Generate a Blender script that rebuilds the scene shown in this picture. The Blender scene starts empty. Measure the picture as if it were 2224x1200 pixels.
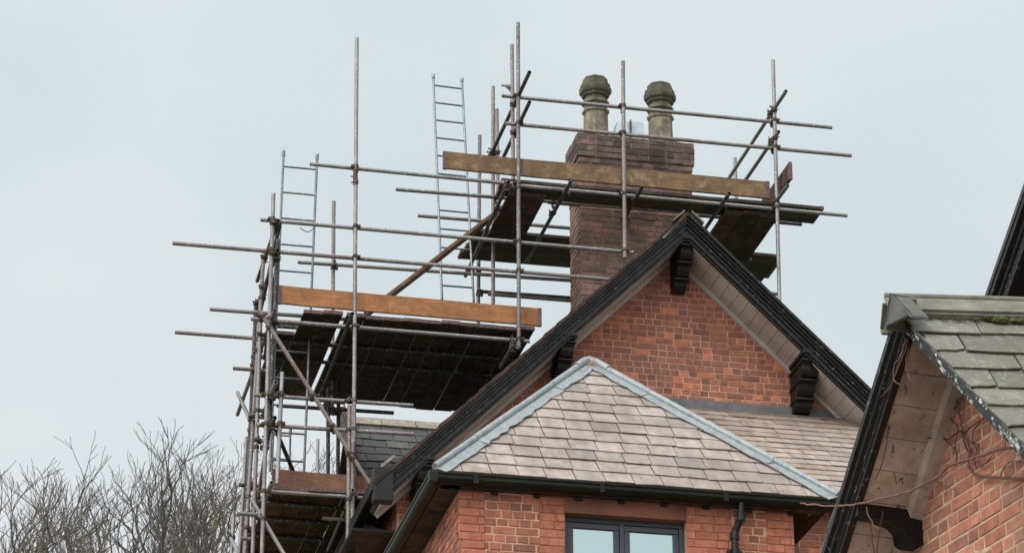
import bpy, bmesh, math, random
import numpy as np
from mathutils import Vector, Matrix

random.seed(7); RNG = np.random.default_rng(7)
sc = bpy.context.scene
COL = sc.collection

# ------------------------------------------------------------------ camera
F, CX, CY = 6835.0, 1112.0, 600.0          # focal length in pixels of the 2224x1200 photograph
YAW, PITCH, ROLL = math.radians(12.364), math.radians(23.56), math.radians(-0.2445)
CAM = np.array([0.0, 0.0, 1.6])
_cy, _sy, _cp, _sp = math.cos(YAW), math.sin(YAW), math.cos(PITCH), math.sin(PITCH)
_f = np.array([_sy * _cp, _cy * _cp, _sp]); _r = np.array([_cy, -_sy, 0.0]); _u = np.cross(_r, _f)
RIGHT = math.cos(ROLL) * _r + math.sin(ROLL) * _u
UP = -math.sin(ROLL) * _r + math.cos(ROLL) * _u
FWD = _f
cd = bpy.data.cameras.new('camera'); cam = bpy.data.objects.new('camera', cd); COL.objects.link(cam)
cd.sensor_fit = 'HORIZONTAL'; cd.sensor_width = 36.0; cd.lens = F / 2224 * 36
cd.clip_start = 0.1; cd.clip_end = 2000
M3 = Matrix(((RIGHT[0], UP[0], -FWD[0]), (RIGHT[1], UP[1], -FWD[1]), (RIGHT[2], UP[2], -FWD[2])))
cam.matrix_world = Matrix.Translation(Vector(CAM)) @ M3.to_4x4()
sc.camera = cam

# ------------------------------------------------------------------ world, sun, exposure
SUN_EL, SUN_AZ = math.radians(46), math.radians(232)     # azimuth clockwise from +Y: behind the camera, to the left
w = bpy.data.worlds.new('World'); sc.world = w; w.use_nodes = True
nt = w.node_tree; N = nt.nodes; L = nt.links; N.clear()
out = N.new('ShaderNodeOutputWorld'); bg = N.new('ShaderNodeBackground')
sky = N.new('ShaderNodeTexSky'); sky.sky_type = 'NISHITA'; sky.sun_disc = False
sky.sun_elevation = SUN_EL; sky.sun_rotation = SUN_AZ
tc = N.new('ShaderNodeTexCoord'); sep = N.new('ShaderNodeSeparateXYZ'); L.new(tc.outputs['Generated'], sep.inputs[0])
# overcast cloud layer: brightness by elevation, broken up by soft noise
grad = N.new('ShaderNodeValToRGB'); e = grad.color_ramp.elements
e[0].position = 0.0; e[0].color = (7.0, 6.85, 6.9, 1)
e[1].position = 1.0; e[1].color = (9, 9.2, 9.4, 1)
m = e.new(0.5); m.color = (7.05, 7.4, 7.5, 1)
m = e.new(0.62); m.color = (8.0, 8.2, 8.4, 1)
L.new(sep.outputs['Z'], grad.inputs[0])
mp = N.new('ShaderNodeMapping'); mp.inputs['Scale'].default_value = (1, 1, 1.8); L.new(tc.outputs['Generated'], mp.inputs[0])
nz = N.new('ShaderNodeTexNoise'); nz.inputs['Scale'].default_value = 4.0; nz.inputs['Detail'].default_value = 5; nz.inputs['Roughness'].default_value = .5
L.new(mp.outputs[0], nz.inputs['Vector'])
nr = N.new('ShaderNodeValToRGB'); e = nr.color_ramp.elements
e[0].position = .36; e[0].color = (.85, .92, .93, 1); e[1].position = .64; e[1].color = (1.09, 1.055, 1.06, 1)
L.new(nz.outputs['Fac'], nr.inputs[0])
mul = N.new('ShaderNodeMixRGB'); mul.blend_type = 'MULTIPLY'; mul.inputs[0].default_value = 1
L.new(grad.outputs[0], mul.inputs[1]); L.new(nr.outputs[0], mul.inputs[2])
# thin cloud is brightest round the hidden sun, behind the camera
vn = N.new('ShaderNodeVectorMath'); vn.operation = 'DOT_PRODUCT'; L.new(tc.outputs['Generated'], vn.inputs[0])
vn.inputs[1].default_value = (math.sin(SUN_AZ) * math.cos(SUN_EL), math.cos(SUN_AZ) * math.cos(SUN_EL), math.sin(SUN_EL))
gl_ = N.new('ShaderNodeValToRGB'); e = gl_.color_ramp.elements
e[0].position = .12; e[0].color = (.5, .5, .5, 1); e[1].position = 1; e[1].color = (1.5, 1.44, 1.36, 1)
L.new(vn.outputs['Value'], gl_.inputs[0])
mul2 = N.new('ShaderNodeMixRGB'); mul2.blend_type = 'MULTIPLY'; mul2.inputs[0].default_value = 1
L.new(mul.outputs[0], mul2.inputs[1]); L.new(gl_.outputs[0], mul2.inputs[2])
dbl = N.new('ShaderNodeMixRGB'); dbl.blend_type = 'MULTIPLY'; dbl.inputs[0].default_value = 1; L.new(mul2.outputs[0], dbl.inputs[1]); dbl.inputs[2].default_value = (2, 2, 2, 1)
mix = N.new('ShaderNodeMixRGB'); mix.inputs[0].default_value = .93
L.new(sky.outputs[0], mix.inputs[1]); L.new(dbl.outputs[0], mix.inputs[2])
L.new(mix.outputs[0], bg.inputs[0]); bg.inputs[1].default_value = 0.1; L.new(bg.outputs[0], out.inputs[0])

sd = bpy.data.lights.new('sun', 'SUN'); sd.energy = 1.2; sd.angle = math.radians(18); sd.color = (1, .95, .88)
sun = bpy.data.objects.new('sun', sd); COL.objects.link(sun)
sdir = Vector((math.sin(SUN_AZ) * math.cos(SUN_EL), math.cos(SUN_AZ) * math.cos(SUN_EL), math.sin(SUN_EL)))
sun.rotation_euler = sdir.to_track_quat('Z', 'Y').to_euler()
sun.location = sdir * 60
vs = sc.view_settings; vs.view_transform = 'Standard'; vs.look = 'None'; vs.exposure = 0.2; vs.gamma = 1.0; vs.use_curve_mapping = False
sc.cycles.max_bounces = 6; sc.cycles.diffuse_bounces = 4

# ------------------------------------------------------------------ measuring helpers
def ray(x, y):
    d = FWD + RIGHT * ((x - CX) / F) - UP * ((y - CY) / F)
    return d / np.linalg.norm(d)
def PY(x, y, Y):                           # where the sight line through a pixel meets the plane Y = const
    d = ray(x, y); return CAM + d * ((Y - CAM[1]) / d[1])
def PZ(x, y, Z):
    d = ray(x, y); return CAM + d * ((Z - CAM[2]) / d[2])
def PP(x, y, p0, n):
    d = ray(x, y); p0 = np.asarray(p0, float); n = np.asarray(n, float)
    return CAM + d * (np.dot(p0 - CAM, n) / np.dot(d, n))
def PD(x, y, depth):
    d = ray(x, y); return CAM + d * (depth / np.dot(d, FWD))
def unit(v): v = np.asarray(v, float); return v / np.linalg.norm(v)

# ------------------------------------------------------------------ object helpers
def empty(name, loc, label, cat, group=None, kind=None):
    o = bpy.data.objects.new(name, None); COL.objects.link(o); o.location = [float(a) for a in loc]
    o.empty_display_size = .3
    tag(o, label, cat, group, kind); return o
def tag(o, label=None, cat=None, group=None, kind=None):
    if label: o['label'] = label
    if cat: o['category'] = cat
    if group: o['group'] = group
    if kind: o['kind'] = kind
    return o
class MB:
    def __init__(s): s.v = []; s.f = []; s.m = []; s.uv = []
    def add(s, vs_, fs, mi=0):
        b = len(s.v); s.v += [tuple(map(float, v)) for v in vs_]
        for f in fs: s.f.append(tuple(b + i for i in f)); s.m.append(mi)
    def obox(s, o, a, b, c, mi=0):         # corner + three edge vectors
        o, a, b, c = (np.asarray(k, float) for k in (o, a, b, c))
        if np.dot(np.cross(a, b), c) < 0: a, b = b, a
        p = [o, o + a, o + a + b, o + b, o + c, o + a + c, o + a + b + c, o + b + c]
        s.add(p, [(0, 3, 2, 1), (4, 5, 6, 7), (0, 1, 5, 4), (1, 2, 6, 5), (2, 3, 7, 6), (3, 0, 4, 7)], mi)
    def box(s, x0, x1, y0, y1, z0, z1, mi=0):
        s.obox((x0, y0, z0), (x1 - x0, 0, 0), (0, y1 - y0, 0), (0, 0, z1 - z0), mi)
    def prism(s, poly, vec, mi=0):
        n = len(poly); p = [np.asarray(q, float) for q in poly]; q = [a + np.asarray(vec, float) for a in p]
        nn = sum(np.cross(p[i] - p[0], p[(i + 1) % n] - p[0]) for i in range(1, n - 1))
        if np.dot(nn, vec) > 0: p.reverse(); q.reverse()
        s.add(p + q, [tuple(range(n)), tuple(range(2 * n - 1, n - 1, -1))] +
              [((i + 1) % n, i, n + i, n + (i + 1) % n) for i in range(n)], mi)
    def loft(s, A, B, mi=0):               # closed profile A to closed profile B, capped
        n = len(A); s.add(list(A) + list(B), [tuple(range(n - 1, -1, -1)), tuple(range(n, 2 * n))] +
              [(i, (i + 1) % n, n + (i + 1) % n, n + i) for i in range(n)], mi)
    def tube(s, p0, p1, r, seg=12, r1=None, hollow=False, mi=0, cap=True):
        p0 = np.asarray(p0, float); p1 = np.asarray(p1, float); r1 = r if r1 is None else r1
        d = unit(p1 - p0); a = unit(np.cross(d, (0, 0, 1) if abs(d[2]) < .9 else (1, 0, 0))); b = np.cross(d, a)
        ring = lambda p, rr: [p + rr * (math.cos(2 * math.pi * k / seg) * a + math.sin(2 * math.pi * k / seg) * b) for k in range(seg)]
        v = ring(p0, r) + ring(p1, r1); f = [(i, (i + 1) % seg, seg + (i + 1) % seg, seg + i) for i in range(seg)]
        if hollow:
            q = r * .8; e_ = min(.15, np.linalg.norm(p1 - p0) * .4)
            v += ring(p0, q) + ring(p0 + d * e_, q) + ring(p1, q) + ring(p1 - d * e_, q)
            for i in range(seg):
                j = (i + 1) % seg
                f += [(2 * seg + j, 2 * seg + i, i, j)[::-1], (2 * seg + i, 2 * seg + j, 3 * seg + j, 3 * seg + i)[::-1],
                      (seg + i, seg + j, 4 * seg + j, 4 * seg + i), (4 * seg + i, 4 * seg + j, 5 * seg + j, 5 * seg + i)]
            f += [tuple(range(3 * seg, 4 * seg)), tuple(range(6 * seg - 1, 5 * seg - 1, -1))]
        elif cap: f += [tuple(range(seg - 1, -1, -1)), tuple(range(seg, 2 * seg))]
        s.add(v, f, mi)
    def path(s, pts, rs, seg=6, mi=0):
        pts = [np.asarray(p, float) for p in pts]
        if not hasattr(rs, '__len__'): rs = [rs] * len(pts)
        V = []; a = None
        for i, p in enumerate(pts):
            d = unit(pts[min(i + 1, len(pts) - 1)] - pts[max(i - 1, 0)])
            if a is None: a = np.cross(d, (0.3, .2, .93) if abs(d[2]) < .9 else (1, 0, 0))
            a = unit(a - d * np.dot(a, d)); b = np.cross(d, a)
            V += [p + rs[i] * (math.cos(2 * math.pi * k / seg) * a + math.sin(2 * math.pi * k / seg) * b) for k in range(seg)]
        f = []
        for k in range(len(pts) - 1):
            f += [(k * seg + i, k * seg + (i + 1) % seg, (k + 1) * seg + (i + 1) % seg, (k + 1) * seg + i) for i in range(seg)]
        f += [tuple(range(seg - 1, -1, -1)), tuple(range((len(pts) - 1) * seg, len(pts) * seg))]
        s.add(V, f, mi)
    def build(s, name, mats, parent=None, smooth=False, bevel=0, origin=None):
        me = bpy.data.meshes.new(name)
        o = bpy.data.objects.new(name, me); COL.objects.link(o)
        off = np.array([0., 0., 0.])
        if parent is not None: off = wloc(parent)
        elif origin is not None: off = np.asarray(origin, float)
        vv = np.asarray(s.v, float) - off
        me.from_pydata(vv.tolist(), [], s.f)
        if not isinstance(mats, (list, tuple)): mats = [mats]
        for mt in mats: me.materials.append(mt)
        me.polygons.foreach_set('material_index', s.m)
        if smooth:
            me.polygons.foreach_set('use_smooth', [True] * len(me.polygons))
            me.update()
            try: me.set_sharp_from_angle(angle=math.radians(40))
            except Exception: pass
        if parent is not None: o.parent = parent; o['_w'] = [float(a) for a in off]
        else: o.location = [float(a) for a in off]
        if bevel:
            b = o.modifiers.new('bevel', 'BEVEL'); b.width = bevel; b.segments = 2; b.limit_method = 'ANGLE'; b.angle_limit = .6
        me.update(); return o
def wloc(o):
    if '_w' in o.keys(): return np.array(list(o['_w']))
    return np.array(list(o.location))

# ------------------------------------------------------------------ materials
def srgb(r, g, b):
    c = [x / 255 for x in (r, g, b)]
    return tuple([(x / 12.92 if x <= .04045 else ((x + .055) / 1.055) ** 2.4) for x in c] + [1.0])
def newmat(name):
    m_ = bpy.data.materials.new(name); m_.use_nodes = True; t = m_.node_tree
    return m_, t, t.nodes['Principled BSDF']
def ramp(t, src, stops, interp='LINEAR'):
    r_ = t.nodes.new('ShaderNodeValToRGB'); r_.color_ramp.interpolation = interp; e_ = r_.color_ramp.elements
    e_[0].position, e_[0].color = stops[0][0], stops[0][1]; e_[1].position, e_[1].color = stops[-1][0], stops[-1][1]
    for p_, c_ in stops[1:-1]:
        q = e_.new(p_); q.color = c_
    t.links.new(src, r_.inputs[0]); return r_.outputs[0]
def noise(t, scale, detail=4, rough=.55, vec=None, dist=0, stretch=None):
    n_ = t.nodes.new('ShaderNodeTexNoise'); n_.inputs['Scale'].default_value = scale
    n_.inputs['Detail'].default_value = detail; n_.inputs['Roughness'].default_value = rough; n_.inputs['Distortion'].default_value = dist
    if vec is None:
        c_ = t.nodes.new('ShaderNodeTexCoord'); vec = c_.outputs['Object']
    if stretch:
        mp_ = t.nodes.new('ShaderNodeMapping'); mp_.inputs['Scale'].default_value = stretch; t.links.new(vec, mp_.inputs[0]); vec = mp_.outputs[0]
    t.links.new(vec, n_.inputs['Vector']); return n_.outputs['Fac']
def mixc(t, fac, a, b, mode='MIX'):
    m_ = t.nodes.new('ShaderNodeMixRGB'); m_.blend_type = mode
    for i, x in ((0, fac), (1, a), (2, b)):
        if hasattr(x, 'links') or hasattr(x, 'is_linked'): t.links.new(x, m_.inputs[i])
        else: m_.inputs[i].default_value = x
    return m_.outputs[0]
def bump(t, bs, h, strength=.3, dist=.01):
    b_ = t.nodes.new('ShaderNodeBump'); b_.inputs['Strength'].default_value = strength; b_.inputs['Distance'].default_value = dist
    t.links.new(h, b_.inputs['Height']); t.links.new(b_.outputs[0], bs.inputs['Normal'])
def island(t):
    return t.nodes.new('ShaderNodeNewGeometry').outputs['Random Per Island']
def g1(v): return (v, v, v, 1)

def brick_mat(name, stops, dirt=(.18, .12, .1, 1), dirt_amt=.5, big=1.2, rough=.9):
    m_, t, b = newmat(name)
    c = ramp(t, island(t), stops)
    n1 = noise(t, 14, 6, .65)
    c = mixc(t, 1.0, c, ramp(t, n1, [(.3, g1(.66)), (.7, g1(1.28))]), 'MULTIPLY')
    n2 = noise(t, big, 4, .6)
    f = ramp(t, n2, [(.45, g1(0)), (.72, g1(dirt_amt))])
    c = mixc(t, f, c, dirt)
    n3 = noise(t, 45, 3, .6)
    c = mixc(t, ramp(t, n3, [(.62, g1(0)), (.75, g1(.35))]), c, (.42, .33, .27, 1))
    t.links.new(c, b.inputs['Base Color']); b.inputs['Roughness'].default_value = rough
    bump(t, b, noise(t, 90, 5, .7), .6, .006)
    return m_
def plain(name, col, col2=None, scale=6, rough=.8, metal=0, bs=.25, bscale=60, bd=.004, stretch=None, detail=5, lo=.35, hi=.65, spec=None):
    m_, t, b = newmat(name)
    if col2 is None: col2 = tuple(x * .75 for x in col[:3]) + (1,)
    c = ramp(t, noise(t, scale, detail, .6, stretch=stretch), [(lo, col), (hi, col2)])
    t.links.new(c, b.inputs['Base Color']); b.inputs['Roughness'].default_value = rough; b.inputs['Metallic'].default_value = metal
    if spec is not None: b.inputs['Specular IOR Level'].default_value = spec
    if bs: bump(t, b, noise(t, bscale, 4, .6, stretch=stretch), bs, bd)
    return m_

M = {}
M['brick_gable'] = brick_mat('weathered_red_brick', [(0, srgb(120, 80, 72)), (.12, srgb(140, 90, 76)), (.5, srgb(154, 97, 80)), (.85, srgb(166, 104, 84)), (.95, srgb(192, 116, 88)), (1, srgb(202, 122, 90))], srgb(118, 90, 82), .6)
M['mortar_gable'] = plain('reddish_mortar', srgb(200, 164, 144), srgb(146, 110, 96), 3, .95)
M['brick_bay'] = brick_mat('red_brick', [(0, srgb(124, 80, 70)), (.3, srgb(148, 92, 76)), (.7, srgb(164, 102, 84)), (1, srgb(186, 114, 90))], srgb(122, 94, 80), .35)
M['mortar_bay'] = plain('pale_pink_mortar', srgb(204, 166, 146), srgb(172, 130, 112), 8, .95)
M['rubbed'] = brick_mat('smooth_orange_rubbed_brick', [(0, srgb(158, 96, 78)), (.5, srgb(168, 104, 84)), (1, srgb(176, 110, 88))], srgb(142, 96, 80), .6)
M['mortar_thin'] = plain('thin_red_joint', srgb(150, 100, 84), srgb(128, 84, 70), 8, .95)
M['brick_chim'] = brick_mat('chimney_brick', [(0, srgb(104, 84, 78)), (.3, srgb(124, 98, 90)), (.6, srgb(138, 108, 98)), (.88, srgb(150, 116, 104)), (1, srgb(156, 112, 98))], srgb(72, 62, 58), .9)
M['brick_chim_top'] = brick_mat('sooty_chimney_brick', [(0, srgb(76, 67, 63)), (.5, srgb(103, 90, 84)), (.85, srgb(120, 103, 94)), (1, srgb(130, 92, 82))], srgb(34, 33, 35), .97, 2.6)
M['mortar_chim'] = plain('dirty_mortar', srgb(104, 86, 82), srgb(162, 138, 130), 5, .95)
M['brick_out'] = brick_mat('pinkish_red_brick', [(0, srgb(145, 95, 84)), (.4, srgb(160, 104, 89)), (.7, srgb(171, 112, 95)), (1, srgb(184, 123, 102))], srgb(164, 136, 121), .75, 2.4)
M['mortar_out'] = plain('lime_mortar', srgb(194, 169, 144), srgb(162, 131, 112), 9, .95)
def slate_mat(name, stops, stain, sa, lich=None, la=0.0, rough=.75, sscale=3.5):
    m_, t, b = newmat(name)
    c = ramp(t, island(t), stops)
    c = mixc(t, 1.0, c, ramp(t, noise(t, 11, 6, .7), [(.3, g1(.76)), (.7, g1(1.18))]), 'MULTIPLY')
    c = mixc(t, ramp(t, noise(t, sscale, 5, .65), [(.5, g1(0)), (.75, g1(sa))]), c, stain)
    c = mixc(t, ramp(t, noise(t, 1.1, 4, .6), [(.42, g1(0)), (.66, g1(.5))]), c, tuple(k * .72 for k in stain[:3]) + (1,))
    c = mixc(t, 1.0, c, ramp(t, noise(t, 7, 5, .7, stretch=(1, .22, .22)), [(.34, g1(.8)), (.6, g1(1.06))]), 'MULTIPLY')
    if lich: c = mixc(t, ramp(t, noise(t, 26, 6, .75, dist=.4), [(.54, g1(0)), (.66, g1(la))]), c, lich)
    t.links.new(c, b.inputs['Base Color']); b.inputs['Roughness'].default_value = rough
    bump(t, b, noise(t, 55, 6, .7), .5, .006)
    return m_
M['slate_pale'] = slate_mat('pale_sandy_slate', [(0, srgb(132, 128, 126)), (.08, srgb(142, 136, 131)), (.3, srgb(154, 144, 137)), (.7, srgb(162, 151, 143)), (1, srgb(168, 156, 151))], srgb(126, 110, 98), .8)
M['slate_lean'] = slate_mat('pale_pinkish_slate', [(0, srgb(138, 128, 121)), (.5, srgb(156, 143, 134)), (1, srgb(166, 151, 141))], srgb(149, 126, 104), .6)
M['slate_under'] = plain('rusty_gap', srgb(80, 54, 38), srgb(46, 34, 28), 20, .95)
M['slate_out'] = slate_mat('grey_green_slate', [(0, srgb(84, 84, 80)), (.3, srgb(100, 98, 93)), (.6, srgb(114, 111, 104)), (.85, srgb(124, 121, 112)), (1, srgb(114, 114, 118))], srgb(94, 92, 78), .8, srgb(156, 152, 140), .6, .7, 5)
M['slate_dark'] = slate_mat('dark_slate', [(0, srgb(49, 53, 56)), (.6, srgb(70, 71, 73)), (.9, srgb(88, 87, 83)), (1, srgb(102, 97, 92))], srgb(51, 51, 48), .5)
M['tile'] = plain('ridge_tile_clay', srgb(150, 142, 130), srgb(112, 106, 98), 9, .85)
M['ridge_out'] = None
m_, t, b = newmat('mossy_grey_ridge_tile')
c = ramp(t, noise(t, 8, 6, .65), [(.3, srgb(86, 86, 80)), (.55, srgb(110, 108, 99)), (.75, srgb(126, 123, 114))])
c = mixc(t, ramp(t, noise(t, 60, 4, .8), [(.55, g1(0)), (.68, g1(.5))]), c, srgb(75, 78, 63))
t.links.new(c, b.inputs['Base Color']); b.inputs['Roughness'].default_value = .85; bump(t, b, noise(t, 70, 5, .7), .5, .006); M['ridge_out'] = m_
# lead
m_, t, b = newmat('grey_lead')
c = ramp(t, noise(t, 5, 6, .65), [(.3, srgb(125, 132, 136)), (.6, srgb(141, 147, 150)), (.8, srgb(155, 159, 160))])
c = mixc(t, ramp(t, noise(t, 22, 5, .7, stretch=(1, 1, .3)), [(.48, g1(0)), (.62, g1(.6))]), c, srgb(104, 112, 116))
t.links.new(c, b.inputs['Base Color']); b.inputs['Roughness'].default_value = .5; b.inputs['Metallic'].default_value = .25
bump(t, b, noise(t, 12, 3, .5), .5, .02); M['lead'] = m_
M['lead_dark'] = plain('dark_lead_flashing', srgb(104, 104, 106), srgb(84, 84, 88), 6, .6, .1)
# black paint, plain and flaking
def paint(name, base, chip, amt, rough=.35, scale=30, st=(1, 1, 1), thr=.6):
    m_, t, b = newmat(name)
    f = ramp(t, noise(t, scale, 6, .75, stretch=st), [(thr, g1(0)), (thr + .06, g1(amt))])
    b.inputs['Specular IOR Level'].default_value = .35
    c = mixc(t, f, base, chip)
    t.links.new(c, b.inputs['Base Color'])
    t.links.new(ramp(t, noise(t, 9, 4, .6), [(.3, g1(rough)), (.7, g1(min(1, rough + .3)))]), b.inputs['Roughness'])
    bump(t, b, noise(t, scale * 1.6, 5, .7), .35, .004); return m_
M['black'] = paint('black_gloss_paint', srgb(14, 15, 17), srgb(80, 82, 82), .5, .3, 26)
M['black_flaky'] = paint('flaking_black_paint', srgb(30, 33, 37), srgb(200, 202, 200), .95, .45, 9, (1, 1, 1), .54)
M['black_worn'] = paint('worn_black_paint', srgb(13, 14, 16), srgb(130, 134, 136), .7, .32, 22)
M['black_green'] = plain('algae_black_plastic', srgb(11, 13, 13), srgb(26, 31, 20), 2.5, .5, 0, .15, 30, spec=.22)
M['soffit'] = plain('dusty_taupe_paint', srgb(186, 179, 173), srgb(160, 150, 144), 2.2, .8, 0, .1)
M['soffit_dull'] = plain('peeling_buff_paint', srgb(180, 166, 154), srgb(138, 122, 110), 5, .85, 0, .4, 30)
m_ = M['soffit_dull']; t = m_.node_tree; b = t.nodes['Principled BSDF']; src = b.inputs['Base Color'].links[0].from_socket
t.links.new(mixc(t, ramp(t, noise(t, 16, 5, .75, dist=.8), [(.60, g1(0)), (.64, g1(.9))]), src, srgb(58, 46, 40)), b.inputs['Base Color'])
M['render'] = plain('stone_lintel', srgb(128, 84, 68), srgb(104, 70, 58), 3, .9)
# pots
m_, t, b = newmat('mossy_clay_pot')
c = ramp(t, noise(t, 9, 6, .7), [(.3, srgb(74, 72, 62)), (.5, srgb(116, 110, 94)), (.75, srgb(168, 158, 134))])
sp_ = t.nodes.new('ShaderNodeSeparateXYZ'); tc_ = t.nodes.new('ShaderNodeTexCoord'); t.links.new(tc_.outputs['Generated'], sp_.inputs[0])
c = mixc(t, ramp(t, sp_.outputs['Z'], [(.5, g1(0)), (.75, g1(.75))]), c, srgb(50, 52, 38))
t.links.new(c, b.inputs['Base Color']); b.inputs['Roughness'].default_value = .9; bump(t, b, noise(t, 30, 6, .75), .7, .012); M['pot'] = m_
M['flaunch'] = plain('mossy_cement', srgb(96, 88, 74), srgb(60, 56, 46), 7, .95, 0, .8, 20, .02)
# tube steel
def steel(name, a, bcol, rust, amt, metal=.55, rough=.42):
    m_, t, b = newmat(name)
    oi = t.nodes.new('ShaderNodeObjectInfo')
    vec = t.nodes.new('ShaderNodeTexCoord').outputs['Object']
    ad = t.nodes.new('ShaderNodeVectorMath'); ad.operation = 'ADD'; cx = t.nodes.new('ShaderNodeCombineXYZ')
    mm = t.nodes.new('ShaderNodeMath'); mm.operation = 'MULTIPLY'; mm.inputs[1].default_value = 37; t.links.new(oi.outputs['Random'], mm.inputs[0])
    t.links.new(mm.outputs[0], cx.inputs[0]); t.links.new(vec, ad.inputs[0]); t.links.new(cx.outputs[0], ad.inputs[1]); v = ad.outputs[0]
    c = ramp(t, noise(t, 3.2, 6, .7, vec=v), [(.3, a), (.7, bcol)])
    c = mixc(t, ramp(t, oi.outputs['Random'], [(0, g1(0)), (1, g1(.5))]), c, bcol)
    c = mixc(t, ramp(t, noise(t, 1.1, 5, .7, vec=v), [(.5, g1(0)), (.68, g1(amt))]), c, rust)
    c = mixc(t, ramp(t, noise(t, 40, 3, .7, vec=v), [(.58, g1(0)), (.66, g1(.75))]), c, srgb(196, 194, 188))
    t.links.new(c, b.inputs['Base Color']); b.inputs['Roughness'].default_value = rough; b.inputs['Metallic'].default_value = metal
    bump(t, b, noise(t, 60, 4, .7, vec=v), .25, .003); return m_
M['steel'] = steel('galvanised_tube', srgb(148, 150, 152), srgb(116, 112, 112), srgb(108, 90, 92), .6)
M['steel_mid'] = steel('dull_grey_tube', srgb(124, 126, 128), srgb(96, 94, 95), srgb(88, 66, 60), .8, .45, .5)
M['steel_dark'] = steel('dark_old_tube', srgb(74, 76, 78), srgb(54, 54, 56), srgb(66, 50, 48), .6, .4, .55)
M['steel_warm'] = steel('rusty_tube', srgb(138, 132, 132), srgb(116, 106, 106), srgb(104, 80, 84), .8, .35, .55)
M['steel_thin'] = steel('ladder_metal', srgb(126, 132, 138), srgb(96, 102, 108), srgb(90, 90, 92), .4)
M['clamp'] = steel('rusty_coupler', srgb(84, 74, 68), srgb(58, 50, 46), srgb(88, 58, 40), .7, .4, .6)
# timber
def timber(name, a, bcol, dark, amt, pale=None):
    m_, t, b = newmat(name)
    oi = t.nodes.new('ShaderNodeObjectInfo')
    co = t.nodes.new('ShaderNodeTexCoord').outputs['Object']
    ad = t.nodes.new('ShaderNodeVectorMath'); ad.operation = 'ADD'; cx = t.nodes.new('ShaderNodeCombineXYZ')
    mm = t.nodes.new('ShaderNodeMath'); mm.operation = 'MULTIPLY'; mm.inputs[1].default_value = 53; t.links.new(oi.outputs['Random'], mm.inputs[0])
    t.links.new(mm.outputs[0], cx.inputs[1]); t.links.new(co, ad.inputs[0]); t.links.new(cx.outputs[0], ad.inputs[1]); v = ad.outputs[0]
    n_ = noise(t, 3.0, 7, .75, vec=v, stretch=(1, 3, 12), dist=.8)
    c = ramp(t, n_, [(.32, a), (.5, bcol), (.68, tuple((x + y) / 2 for x, y in zip(bcol, dark)))])
    c = mixc(t, ramp(t, noise(t, 2.6, 6, .7, vec=v), [(.42, g1(0)), (.58, g1(amt))]), c, dark)
    c = mixc(t, ramp(t, noise(t, 7, 4, .6, vec=v, dist=1.5), [(.64, g1(0)), (.7, g1(.75))]), c, tuple(k * .5 for k in dark[:3]) + (1,))
    if pale: c = mixc(t, ramp(t, noise(t, 6.5, 6, .75, vec=v, dist=.6), [(.50, g1(0)), (.70, g1(.7))]), c, pale)
    c = mixc(t, ramp(t, oi.outputs['Random'], [(0, g1(0)), (1, g1(.45))]), c, dark)
    t.links.new(c, b.inputs['Base Color']); b.inputs['Roughness'].default_value = .85
    bump(t, b, n_, .5, .008); return m_
M['wood_new'] = timber('fresh_brown_timber', srgb(186, 132, 88), srgb(160, 108, 68), srgb(124, 82, 52), .6, srgb(196, 146, 100))
M['wood_old'] = timber('weathered_brown_timber', srgb(150, 122, 90), srgb(122, 94, 66), srgb(88, 68, 52), .75, srgb(184, 164, 132))
M['wood_dark'] = timber('dark_damp_timber', srgb(122, 88, 74), srgb(78, 56, 48), srgb(28, 22, 20), .95, srgb(140, 100, 80))
M['wood_black'] = timber('blackened_timber', srgb(112, 84, 72), srgb(58, 45, 40), srgb(20, 18, 17), .85, srgb(134, 100, 82))
M['wood_mid'] = timber('muddy_brown_timber', srgb(150, 108, 80), srgb(126, 88, 64), srgb(84, 58, 46), .7, srgb(168, 128, 98))
M['wood_grey'] = timber('grey_green_timber', srgb(96, 82, 70), srgb(72, 62, 54), srgb(42, 36, 32), .8, srgb(112, 100, 84))
M['band'] = plain('purple_stained_end_band', srgb(112, 88, 88), srgb(74, 56, 54), 20, .7, .1)
M['frame'] = plain('anthracite_frame', srgb(52, 60, 72), srgb(44, 50, 60), 3, .4, 0, 0)
m_, t, b = newmat('window_glass'); b.inputs['Base Color'].default_value = srgb(172, 188, 190); b.inputs['Metallic'].default_value = .85; b.inputs['Roughness'].default_value = .04
bump(t, b, noise(t, 2.5, 2, .5), .03, .02); M['glass'] = m_
M['zinc'] = plain('bright_sheet_metal', srgb(176, 186, 192), srgb(150, 160, 166), 5, .4, .5, .1)
M['bark'] = plain('grey_brown_bark', srgb(94, 90, 86), srgb(66, 63, 60), 1.5, .9, 0, 0)
M['bark_warm'] = plain('brown_bark', srgb(124, 106, 86), srgb(88, 76, 64), 1.5, .9, 0, 0)
M['vine'] = plain('reddish_brown_stem', srgb(118, 82, 70), srgb(84, 58, 52), 12, .7, 0, .2)
M['vine_dark'] = plain('dark_brown_stem', srgb(84, 52, 44), srgb(56, 36, 32), 12, .8, 0, .2)
M['moss'] = plain('green_moss', srgb(92, 96, 44), srgb(52, 56, 26), 25, 1, 0, .8, 60, .02)
M['grass'] = plain('grass_ground', srgb(92, 96, 66), srgb(70, 74, 52), .6, 1, 0, .3, 8, .05)
M['gravel'] = plain('gravel_path', srgb(136, 128, 116), srgb(108, 102, 94), 20, 1)

# ------------------------------------------------------------------ ground
g = MB(); g.add([(-400, -150, 0), (400, -150, 0), (400, 500, 0), (-400, 500, 0)], [(0, 1, 2, 3)])
tag(g.build('ground', M['grass']), 'damp grassy ground around the houses', None, None, 'structure')
g = MB(); g.add([(-6, -8, .004), (14, -8, .004), (14, 26.5, .004), (-6, 26.5, .004)], [(0, 1, 2, 3)])
tag(g.build('gravel_yard', M['gravel']), 'gravel yard in front of the brick house', None, None, 'structure')

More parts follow.
